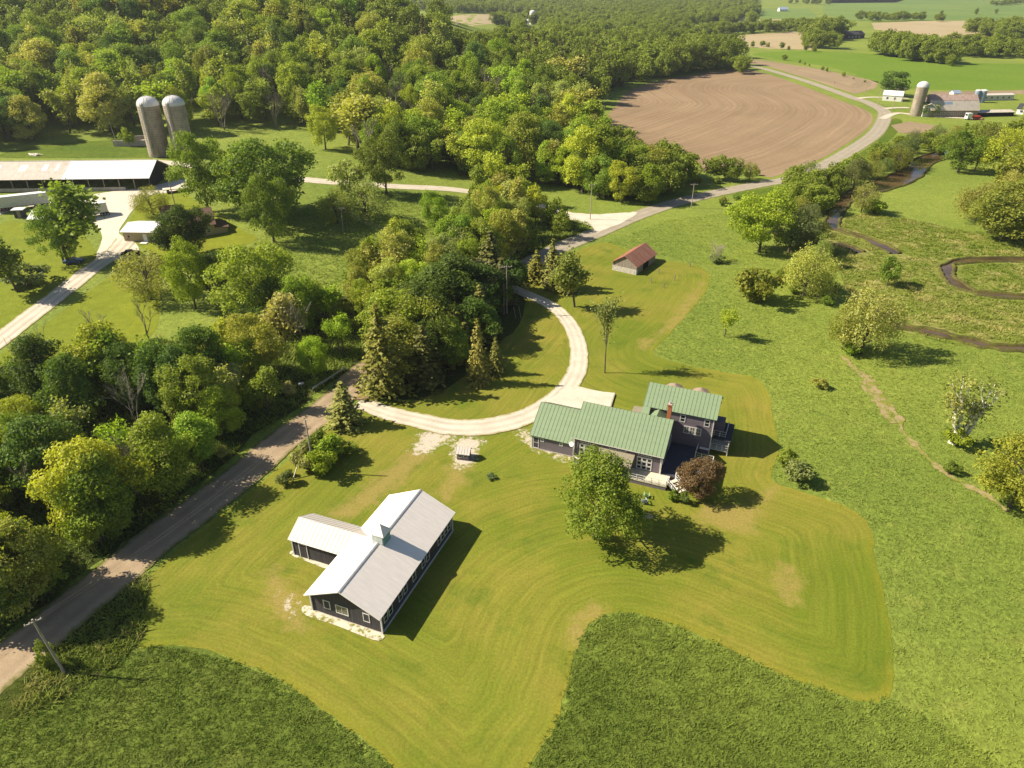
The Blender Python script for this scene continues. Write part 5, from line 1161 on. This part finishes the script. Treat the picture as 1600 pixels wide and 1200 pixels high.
fill([(400, 520), (470, 478), (560, 470), (600, 445), (640, 440), (700, 455), (640, 500), (590, 545), (545, 540), (480, 520)], 5.5, B('olive', 'mid', 'bright', 'yellow') + [('airy', 'olive'), ('airy', 'bright'), ('airy', 'tan'), ('bare', 'tan'), ('shrub', 'olive'), ('shrub', 'bright')], (7, 11), (.5, .75), 'wood')
fill([(560, 475), (590, 430), (700, 400), (745, 330), (725, 300), (800, 318), (850, 352), (845, 372), (800, 405), (760, 440), (690, 480), (640, 500)], 6.2, B('yellow', 'olive', 'pale', 'bright', 'yellow', 'mid') + [('airy', 'pale'), ('airy', 'tan'), ('airy', 'yellow'), ('shrub', 'yellow')], (9, 15), (.5, .72), 'strip')
fill([(850, 356), (880, 343), (915, 350), (880, 372), (846, 388), (820, 395)], 5., B('olive', 'dark', 'mid') + [('shrub', 'mid'), ('airy', 'olive')], (6, 10), (.5, .7), 'strip')
fill([(602, 600), (592, 575), (650, 525), (720, 478), (790, 440), (808, 470), (785, 505), (740, 545), (700, 580), (640, 612)], 4.4, [('spruce', 'fir'), ('spruce', 'firlight'), ('broad', 'dark'), ('broad', 'olive'), ('broad', 'mid'), ('spruce', 'fir'), ('willow', 'olive')], (8, 14), (.7, 1.), 'conifer')
MIX = B('bright', 'mid', 'yellow', 'olive', 'mid', 'pale', 'dark', 'bright') + [('airy', 'olive')]
fill([(-80, 228), (30, 222), (110, 214), (190, 208), (250, 212), (330, 210), (420, 212), (480, 208), (500, 230), (560, 262), (640, 276), (720, 283), (790, 296), (830, 280), (900, 300), (935, 312), (950, 270), (935, 235), (905, 200), (880, 170), (760, 150), (480, 130), (200, 130), (-80, 130)], 10.5, MIX + [('airy', 'pale'), ('airy', 'bright'), ('bare', 'tan')], (12, 22), (.5, .85), 'forest', dens=.95)
fill([(935, 312), (950, 270), (940, 238), (975, 252), (1020, 268), (1060, 280), (1085, 292), (1060, 303), (1010, 322), (960, 318)], 5.4, B('bright', 'olive', 'mid', 'pale', 'yellow') + [('airy', 'olive'), ('airy', 'pale')], (9, 14), (.6, .85), 'forest')
fill([(1060, 280), (1100, 282), (1150, 276), (1190, 272), (1185, 280), (1120, 290), (1085, 294)], 6., B('olive', 'mid') + [('willow', 'olive'), ('shrub', 'mid'), ('shrub', 'olive')], (6, 9.5), (.7, 1.), 'forest')
fill([(-100, 132), (200, 132), (480, 132), (760, 152), (880, 170), (925, 175), (935, 155), (960, 138), (1040, 122), (1145, 106), (1130, 84), (1000, 80), (900, 70), (760, 60), (700, 55), (560, 25), (300, 8), (0, 10), (-100, 10)], 12.5, MIX + B('yellow') + [('airy', 'pale'), ('spruce', 'fir')], (14, 23), (.55, .92), 'hill', dens=.95)
fill([(870, 110), (820, 95), (880, 75), (960, 95), (955, 140), (900, 150)], 8., [('spruce', 'fir'), ('spruce', 'fir'), ('broad', 'dark')], (15, 21), (.5, .62), 'pines')
fill([(1150, 318), (1200, 300), (1265, 296), (1310, 284), (1350, 268), (1395, 246), (1420, 232), (1465, 222), (1480, 238), (1430, 250), (1400, 270), (1350, 288), (1310, 305), (1285, 330), (1270, 360), (1230, 340), (1170, 330)], 6., [('willow', 'olive'), ('willow', 'grey'), ('shrub', 'olive'), ('broad', 'olive'), ('broad', 'mid'), ('shrub', 'mid')], (6, 10.5), (.75, 1.05), 'creek')
fill([(1480, 225), (1500, 205), (1560, 195), (1680, 185), (1680, 260), (1600, 270), (1560, 262), (1520, 255), (1490, 250)], 8., [('willow', 'olive'), ('broad', 'olive'), ('broad', 'yellow'), ('willow', 'pale'), ('shrub', 'mid')], (8, 13), (.7, 1.), 'creek')
fill([(1560, 300), (1680, 280), (1680, 370), (1610, 372)], 8., [('willow', 'pale'), ('broad', 'olive')], (9, 13), (.7, 1.), 'creek')
fill([(1150, 330), (1180, 322), (1230, 345), (1290, 372), (1270, 405), (1200, 385)], 6.5, [('willow', 'olive'), ('shrub', 'olive'), ('shrub', 'bright'), ('willow', 'grey')], (6, 10), (.75, 1.), 'creek')
fill([(1205, 420), (1290, 400), (1310, 440), (1330, 520), (1345, 560), (1310, 555), (1290, 490), (1240, 470)], 6.3, [('shrub', 'olive'), ('shrub', 'pale'), ('willow', 'pale'), ('shrub', 'bright')], (5, 9), (.75, 1.), 'creek', dens=.9)
FM = B('bright', 'mid', 'yellow', 'olive', 'dark')
def hedge(line, sp, wd, hr, zone='far', kinds=FM, wr=(.65, .9)):
    P = gp(line)
    for (ax, ay), (bx, by) in zip(P, P[1:]):
        n = max(1, int(math.hypot(bx - ax, by - ay) / sp))
        for k in range(n):
            for q in range(max(1, int(wd / sp))):
                t = (k + rnd.random()) / n; x = ax + (bx - ax) * t + rnd.uniform(-.5, .5) * wd * .3; y = ay + (by - ay) * t + rnd.uniform(0, 1) * wd; h = rnd.uniform(*hr); kd, cl = rnd.choice(kinds)
                add(kd, (x, y, hs(x, y)), h, h * rnd.uniform(*wr), cl, zone)
fill([(560, 250), (640, 268), (720, 276), (800, 286), (900, 294), (950, 302), (900, 262), (760, 236), (600, 222)], 7.5, MIX + [('airy', 'pale'), ('shrub', 'olive'), ('shrub', 'bright')], (10, 17), (.6, .85), 'forest')
fill([(1085, 322), (1150, 312), (1205, 302), (1190, 332), (1120, 338)], 5., [('shrub', 'olive'), ('shrub', 'mid'), ('willow', 'olive')], (5, 8), (.8, 1.1), 'creek', dens=.8)
hedge([(-40, 990), (20, 968), (113, 893), (170, 850), (235, 802), (285, 765)], 4.3, 4.4, (10, 14), 'road', B('mid', 'bright', 'olive', 'dark'), (.55, .75))
hedge([(1140, 76), (1190, 73), (1240, 80), (1295, 82)], 11, 8, (4, 7)); hedge([(1060, 72), (1140, 54), (1210, 52), (1285, 48)], 11, 40, (10, 16)); hedge([(1275, 78), (1310, 80)], 9, 50, (14, 20)); hedge([(1285, 66), (1322, 62)], 10, 60, (16, 24), kinds=B('yellow', 'bright', 'pale'))
hedge([(1350, 80), (1400, 90), (1440, 97)], 9, 60, (16, 22)); hedge([(1440, 92), (1490, 103), (1500, 103)], 9, 60, (14, 20)); hedge([(1500, 90), (1560, 92), (1640, 95)], 10, 50, (13, 19)); hedge([(1475, 100), (1500, 107)], 8, 14, (6, 11)); hedge([(1575, 62), (1660, 60)], 10, 90, (14, 20))
hedge([(1165, 118), (1120, 106), (1080, 112), (1000, 126)], 9, 30, (8, 13), kinds=B('olive', 'mid', 'dark')); hedge([(1240, 96), (1290, 112), (1360, 132)], 16, 3, (1.5, 3.5), kinds=[('shrub', 'olive')]); hedge([(1205, 92), (1228, 95)], 20, 3, (4, 6))
hedge([(1360, 34), (1470, 34)], 14, 60, (10, 15), kinds=B('grey', 'olive')); hedge([(1140, 30), (1178, 26), (1178, 14)], 14, 60, (12, 18), kinds=B('grey', 'dark', 'olive')); hedge([(1060, 40), (1180, 38)], 13, 140, (12, 18)); hedge([(1470, 24), (1600, 22)], 60, 5, (8, 12), kinds=B('grey')); hedge([(1560, 10), (1640, 4)], 20, 40, (10, 15), kinds=B('grey')); hedge([(1240, 6), (1300, 8)], 18, 60, (12, 16), kinds=B('grey'))
hedge([(700, 44), (800, 46), (900, 56), (1000, 58), (1070, 64)], 10, 120, (12, 18), kinds=FM + B('dark')); hedge([(830, 42), (1060, 50)], 12, 160, (12, 18)); hedge([(800, 40), (840, 44)], 10, 30, (8, 12))
# ---- far woods (very many): points, drawn as instances of the far crowns
FW = []
def farpts(poly, sp, hr):
    P = gp(poly); xs = [p[0] for p in P]; ys = [p[1] for p in P]
    gx, gy = np.meshgrid(np.arange(min(xs), max(xs), sp), np.arange(min(ys), max(ys), sp)); gx = gx.ravel() + RS.uniform(-.45, .45, gx.size) * sp; gy = gy.ravel() + RS.uniform(-.45, .45, gy.size) * sp
    k = inpoly(gx, gy, P)
    for x, y in zip(gx[k], gy[k]): h = rnd.uniform(*hr); FW.append((x, y, hs(x, y), h, h * rnd.uniform(.65, .9), rnd.randrange(8)))
farpts([(420, 4), (640, 14), (700, 22), (830, 24), (1000, 38), (1080, 36), (1180, 10), (1180, -14), (900, -22), (420, -22)], 13, (12, 18))
farpts([(-200, 4), (420, 2), (420, -22), (-200, -22)], 16, (13, 19))
farpts([(1280, -6), (1900, -18), (1900, -28), (1180, -28), (1180, -14)], 20, (12, 18))
# ---- make the trees
LIMIT = dict(broad=285, willow=150, shrub=200, airy=120, spruce=150, bare=60, thin=10, birch=10)
cnt = {}; IND = []
for t in sorted(TR, key=lambda t: (t['l'] is None, -t['s'])):
    cnt[t['k']] = cnt.get(t['k'], 0) + 1
    if cnt[t['k']] <= LIMIT[t['k']] and (t['l'] or t['s'] > 9): IND.append(t)
    else: FW.append((t['p'].x, t['p'].y, t['p'].z, t['h'], t['w'], 7 if t['k'] == 'spruce' else rnd.randrange(7)))
ORD = 'first second third fourth fifth sixth seventh eighth ninth tenth eleventh twelfth thirteenth fourteenth fifteenth sixteenth seventeenth eighteenth nineteenth twentieth'.split()
TEN = {2: 'twenty', 3: 'thirty', 4: 'forty', 5: 'fifty', 6: 'sixty'}
def ordw(n): return ORD[n] if n < 20 else (TEN[(n + 1) // 10] + (' ' + ORD[(n + 1) % 10 - 1] if (n + 1) % 10 else 'th')).replace('yth', 'ieth')
ANCH = dict(road=('beside the gravel road', [('the leaning pole', (102, 1053)), ('the roadside pole', (450, 700)), ('the mailbox', (472, 606)), ('the barn wing', (300, 800)), ('the road mouth', (570, 570)), ('the lower left corner', (0, 1000))]),
 wood=('in the roadside wood', [('the left edge', (0, 700)), ('the lane side lawn', (180, 580)), ('the round meadow maple', (404, 510)), ('the mailbox', (472, 600)), ('the barn wing', (260, 750)), ('the hollow meadow', (560, 480)), ('the lower left corner', (0, 920))]),
 strip=('between meadow and road', [('the tall crossarm pole', (792, 450)), ('the side road junction', (900, 350)), ('the upright meadow maple', (690, 370)), ('the young open tree', (600, 450))]),
 conifer=('inside the drive loop', [('the stub pole', (787, 491)), ('the road corner', (600, 600)), ('the tall olive conifer', (748, 580))]),
 forest=('along the forest front', [('the twin silos', (270, 230)), ('the left edge', (0, 225)), ('the side road bend', (620, 285)), ('the junction pole', (922, 330)), ('the field corner pole', (1090, 300)), ('the biggest maple', (450, 210)), ('the ploughed field tip', (965, 180))]),
 hill=('up in the hill forest', [('the twin silos', (270, 130)), ('the left edge', (0, 100)), ('the ploughed field', (960, 140)), ('the dark pines', (880, 110)), ('the forest middle', (560, 110))]),
 pines=('in the dark pine stand', [('the ploughed field', (960, 140)), ('the clearing', (760, 60))]),
 creek=('by the creek', [('the far dairy barn', (1480, 200)), ('the right edge', (1600, 240)), ('the field road pole', (1252, 290)), ('the creek point', (1340, 310)), ('the large weeping willow', (1345, 540)), ('the yellow green meadow tree', (1200, 340)), ('the thicket', (1240, 450))]),
 far=('in the far hedgerows', [('the black house', (1335, 60)), ('the green field', (1400, 95)), ('the curving road', (1160, 100)), ('the tiny silo', (832, 40)), ('the right edge', (1600, 90)), ('the pale stubble field', (1200, 60))]))
AP = {z: [(n, G(*q)) for n, q in a[1]] for z, a in ANCH.items()}
bk_ = {}
for t in IND:
    if t['l']: continue
    n, q = min(AP[t['z']], key=lambda a: (a[1] - t['p']).length); t['n'] = n; t['d'] = (q - t['p']).length; bk_.setdefault((t['z'], n, t['k'], t['c']), []).append(t)
for (z, n, k, c), L in bk_.items():
    for i, t in enumerate(sorted(L, key=lambda t: t['d'])):
        o = 'nearest' if i == 0 else ordw(i) + ' nearest'
        t['l'] = f"{CW[c]} {KW[k]} {ANCH[z][0]}, {o} {n}"; t['g'] = dict(broad='leafy trees', willow='willows', shrub='shrubs', airy='open crowned trees', spruce='spruces', bare='leafless trees').get(k, 'trees') + ' ' + ANCH[z][0]
FARO = []
def make_tree(t):
    k = t['k']; key = k
    if k == 'broad': key = 'maple' if 'in front of the house' in t['l'] else 'broad0' if t['s'] > 58 else 'broad1'
    pl = PROTO[key]; i = rnd.randrange(len(pl))
    if key in ('broad0', 'broad1') and t.get('z') is None: i = rnd.choice([0, 2, 5]) if t['w'] > .62 * t['h'] else rnd.choice([1, 4])
    lf, tr = pl[i]
    o = bpy.data.objects.new(KN[k], None); COL.objects.link(o); o.location = t['p']; sc = t['h'] / PW[key][i][1]; sw = t['w'] / PW[key][i][0]; sw = max(sw, sc * .45)
    if t['lean']: o.rotation_euler = (0, t['lean'], 0); 
    else: o.rotation_euler = (0, 0, rnd.uniform(0, 6.28))
    o.scale = (sw, sw, sc); T(o, t['l'], {'shrub': 'shrub'}.get(k, 'tree'), t.get('g'))
    c = CL[t['c']]; c = tuple(v * 1.2 for v in c) if t['z'] in ('far', 'hill', 'forest', 'wood', 'strip', 'road') else c; j = rnd.uniform(.86, 1.14); q = rnd.uniform(.9, 1.12); col = (c[0] * j * q, c[1] * j, c[2] * j * rnd.uniform(.8, 1.25), 1)
    if lf:
        f = bpy.data.objects.new('crown' if k != 'shrub' else 'foliage', lf); COL.objects.link(f); f.parent = o; f.color = col
        if key == 'broad1' and t['c'] in ('bright', 'yellow', 'olive', 'pale', 'mid') and len(FARO) < 7 and i not in [a for a, _ in FARO] or (k == 'spruce' and t['c'] == 'fir' and not any(a == 's' for a, _ in FARO)): FARO.append(('s' if k == 'spruce' else i, f))
    w = bpy.data.objects.new('trunk' if k != 'shrub' else 'stem', tr); COL.objects.link(w); w.parent = o
for t in IND: make_tree(t)
def gn_wood():
    A_ = np.array(FW); me = bpy.data.meshes.new('woodland'); me.from_pydata(A_[:, :3].tolist(), [], [])
    at = me.attributes.new('sc', 'FLOAT_VECTOR', 'POINT'); at.data.foreach_set('vector', np.stack([A_[:, 4] / 8, A_[:, 4] / 8, A_[:, 3] / 10], 1).ravel())
    at = me.attributes.new('rz', 'FLOAT_VECTOR', 'POINT'); at.data.foreach_set('vector', np.stack([A_[:, 3] * 0, A_[:, 3] * 0, RS.uniform(0, 6.28, len(A_))], 1).ravel())
    at = me.attributes.new('ix', 'INT', 'POINT'); at.data.foreach_set('value', A_[:, 5].astype(np.int32))
    o = T(link('woodland', me), 'far woods of green and olive crowns reaching the horizon', 'woodland', kind='stuff'); me.materials.append(M['leaf']); o.color = (.2, .26, .035, 1)
    ng = bpy.data.node_groups.new('woodland', 'GeometryNodeTree'); ng.interface.new_socket('Geometry', in_out='INPUT', socket_type='NodeSocketGeometry'); ng.interface.new_socket('Geometry', in_out='OUTPUT', socket_type='NodeSocketGeometry')
    n = ng.nodes; gi = n.new('NodeGroupInput'); go = n.new('NodeGroupOutput'); 
    def na(nm, ty):
        a = n.new('GeometryNodeInputNamedAttribute'); a.data_type = ty; a.inputs['Name'].default_value = nm; return a.outputs[0]
    er = n.new('FunctionNodeEulerToRotation'); ng.links.new(na('rz', 'FLOAT_VECTOR'), er.inputs[0]); cm = n.new('FunctionNodeCompare'); cm.data_type = 'INT'; cm.operation = 'EQUAL'
    ci = [q for q in cm.inputs if q.type == 'INT']; ng.links.new(na('ix', 'INT'), ci[0]); ci[1].default_value = 7; nt_ = n.new('FunctionNodeBooleanMath'); nt_.operation = 'NOT'; ng.links.new(cm.outputs[0], nt_.inputs[0])
    fin = n.new('GeometryNodeJoinGeometry')
    for sp in (0, 1):
        ip = n.new('GeometryNodeInstanceOnPoints'); jn = n.new('GeometryNodeJoinGeometry')
        for a_, f in FARO:
            if (a_ == 's') != bool(sp): continue
            oi = n.new('GeometryNodeObjectInfo'); oi.transform_space = 'ORIGINAL'; oi.inputs['Object'].default_value = f; oi.inputs['As Instance'].default_value = True; ng.links.new(oi.outputs['Geometry'], jn.inputs[0])
        ng.links.new(gi.outputs[0], ip.inputs['Points']); ng.links.new(jn.outputs[0], ip.inputs['Instance']); ip.inputs['Pick Instance'].default_value = True; ng.links.new((cm if sp else nt_).outputs[0], ip.inputs['Selection'])
        ng.links.new(na('ix', 'INT'), ip.inputs['Instance Index']); ng.links.new(na('sc', 'FLOAT_VECTOR'), ip.inputs['Scale']); ng.links.new(er.outputs[0], ip.inputs['Rotation']); ng.links.new(ip.outputs[0], fin.inputs[0])
    ng.links.new(fin.outputs[0], go.inputs[0])
    md = o.modifiers.new('woodland', 'NODES'); md.node_group = ng
gn_wood()
# ---- tall grass
ROADS = [(rq, 3.6), (rq2, 4.), (smooth(SIDE, False, 6), 3.2), (smooth(LANE, False, 6), 3.6)] + [(q, 3.) for q in CRK] + [(dq, .5)]
def tufts(name, poly, dens, hh, ww, mat, lab, excl, per=6):
    xs = [p[0] for p in poly]; ys = [p[1] for p in poly]; n = int((max(xs) - min(xs)) * (max(ys) - min(ys)) * dens)
    X = RS.uniform(min(xs), max(xs), n); Y = RS.uniform(min(ys), max(ys), n); k = inpoly(X, Y, poly)
    jx, jy = RS.normal(size=(2, n)) * .3
    for e in excl: k &= ~inpoly(X + jx, Y + jy, e)
    for q, w in ROADS: k[k] &= edist(X[k], Y[k], q, False) > w
    X, Y = X[k], Y[k]
    cl = .55 + .75 * (np.sin(X * .7 + np.sin(Y * .9) * 2) * np.sin(Y * .8 + np.sin(X * .6) * 2) * .5 + .5) * RS.uniform(.5, 1.2, len(X))
    X = np.repeat(X, per); Y = np.repeat(Y, per); cl = np.repeat(cl, per); m = len(X)
    a = RS.uniform(0, 6.283, m); X = X + RS.normal(size=m) * ww * .35; Y = Y + RS.normal(size=m) * ww * .35; h = hh * cl * RS.uniform(.6, 1.25, m); w = ww * .14 * RS.uniform(.6, 1.3, m)
    ln = RS.uniform(.7, 1.7, m) * h; b = a + 1.57 + RS.normal(size=m) * .4
    dx, dy = np.cos(a) * w, np.sin(a) * w; lx, ly = np.cos(b) * ln, np.sin(b) * ln; Z = hz(X, Y)
    P = np.stack([np.stack([X - dx, Y - dy, Z], 1), np.stack([X + dx, Y + dy, Z], 1), np.stack([X + dx * .5 + lx, Y + dy * .5 + ly, Z + h], 1), np.stack([X - dx * .5 + lx, Y - dy * .5 + ly, Z + h * .9], 1)], 1).reshape(-1, 3)
    me = bpy.data.meshes.new(name); me.vertices.add(4 * m); me.vertices.foreach_set('co', P.ravel()); me.loops.add(4 * m); me.loops.foreach_set('vertex_index', np.arange(4 * m, dtype=np.int32)); me.polygons.add(m); me.polygons.foreach_set('loop_start', np.arange(0, 4 * m, 4, dtype=np.int32)); me.update(calc_edges=True)
    me.materials.append(M[mat]); T(link(name, me), lab, 'grass', kind='stuff'); return m
FL = [LAWN, smooth(WOODA, True, 3), smooth(CONF, True, 3)]
NT = tufts('tall_grass', gp([(-20, 1010), (215, 1002), (420, 1046), (640, 1215), (810, 1215), (880, 1000), (950, 950), (1120, 990), (1300, 1075), (1370, 1085), (1400, 1095), (1500, 1150), (1640, 1230), (-40, 1230)]), 12., .22, .27, 'tuft', 'unmown tall green grass in the near meadow', FL, 6)
NT += tufts('meadow_grass', gp([(945, 380), (1040, 345), (1150, 330), (1210, 400), (1300, 420), (1310, 560), (1420, 520), (1620, 560), (1700, 900), (1700, 1240), (1620, 1215), (1400, 1085), (1380, 900), (1350, 830), (1300, 780), (1190, 740), (1180, 600), (1020, 553), (1100, 430), (1060, 405), (990, 390)]), 4.5, .19, .3, 'tuft2', 'lush meadow grass between the lawn and the creek', FL + [WET], 4)
NT += tufts('marsh_grass', WET, 1.6, .42, .7, 'marsh', 'tan and green tussocks of the marsh', [], 7)
NT += tufts('hollow_grass', gp([(350, 440), (400, 375), (470, 330), (520, 300), (700, 305), (730, 340), (690, 400), (600, 430), (560, 460), (470, 470)]), 2.5, .3, .5, 'tuft2', 'long grass in the hollow meadow', FL[1:], 4)
NT += tufts('wood_undergrowth', smooth(WOODA, True, 3), 2.2, .7, .6, 'tuft', 'rough undergrowth on the wood floor', [], 5)
NT += tufts('verge_weeds', smooth(gp([(60, 1040), (108, 995), (215, 903), (235, 905), (225, 950), (222, 1000), (120, 1080), (20, 1120)]), True, 3), 6., .55, .4, 'marsh', 'rough weeds round the leaning pole', [], 5)
print('TREES', len(IND), 'FAR', len(FW), 'TUFT', NT, cnt)
# ------------------------------------------------------------------ light, air, camera
EL, AZ = R(40), R(175)
sd = Vector((math.cos(EL) * math.cos(AZ), math.cos(EL) * math.sin(AZ), math.sin(EL)))
su = bpy.data.lights.new('sun', 'SUN'); su.energy = 5.0; su.angle = R(.5); su.color = (1., .89, .71)
so = bpy.data.objects.new('sun', su); COL.objects.link(so); so.rotation_euler = (-sd).to_track_quat('-Z', 'Y').to_euler(); so.location = sd * 300
w = bpy.data.worlds.new('World'); scene.world = w; w.use_nodes = True; nt = w.node_tree
sk = nt.nodes.new('ShaderNodeTexSky'); sk.sky_type = 'NISHITA'; sk.sun_disc = False; sk.sun_elevation = EL; sk.sun_rotation = R(90) - AZ
nt.links.new(sk.outputs[0], nt.nodes['Background'].inputs[0]); nt.nodes['Background'].inputs[1].default_value = .055
HAZE = 1
if HAZE:
    m = bpy.data.materials.new('haze'); m.use_nodes = True; t = m.node_tree; t.nodes.remove(t.nodes['Principled BSDF'])
    pv = t.nodes.new('ShaderNodeVolumePrincipled'); pv.inputs['Color'].default_value = (.85, .9, 1, 1); pv.inputs['Density'].default_value = .00008; pv.inputs['Anisotropy'].default_value = .3
    t.links.new(pv.outputs[0], t.nodes['Material Output'].inputs['Volume'])
    b = MB().box(-7200, 7200, -300, 14200, -2, 75); o = b.build('haze', m); T(o, 'thin summer haze', 'haze', kind='stuff')
cd = bpy.data.cameras.new('camera'); co = bpy.data.objects.new('camera', cd); COL.objects.link(co)
co.location = (0, 0, H); co.rotation_euler = (R(60), 0, 0); cd.sensor_width = 36; cd.lens = F / 1600 * 36; cd.clip_end = 30000; cd.clip_start = .5
scene.camera = co
vs_ = scene.view_settings; scene.display_settings.display_device = 'sRGB'; vs_.view_transform = 'Standard'; vs_.look = 'None'; vs_.exposure = .9; vs_.gamma = 1
scene.render.engine = 'CYCLES'; cy = scene.cycles; cy.max_bounces = 5; cy.diffuse_bounces = 3; cy.glossy_bounces = 2; cy.transmission_bounces = 2; cy.volume_bounces = 0; cy.transparent_max_bounces = 4; cy.caustics_reflective = False; cy.caustics_refractive = False
cy.use_denoising = True; cy.sample_clamp_indirect = 4
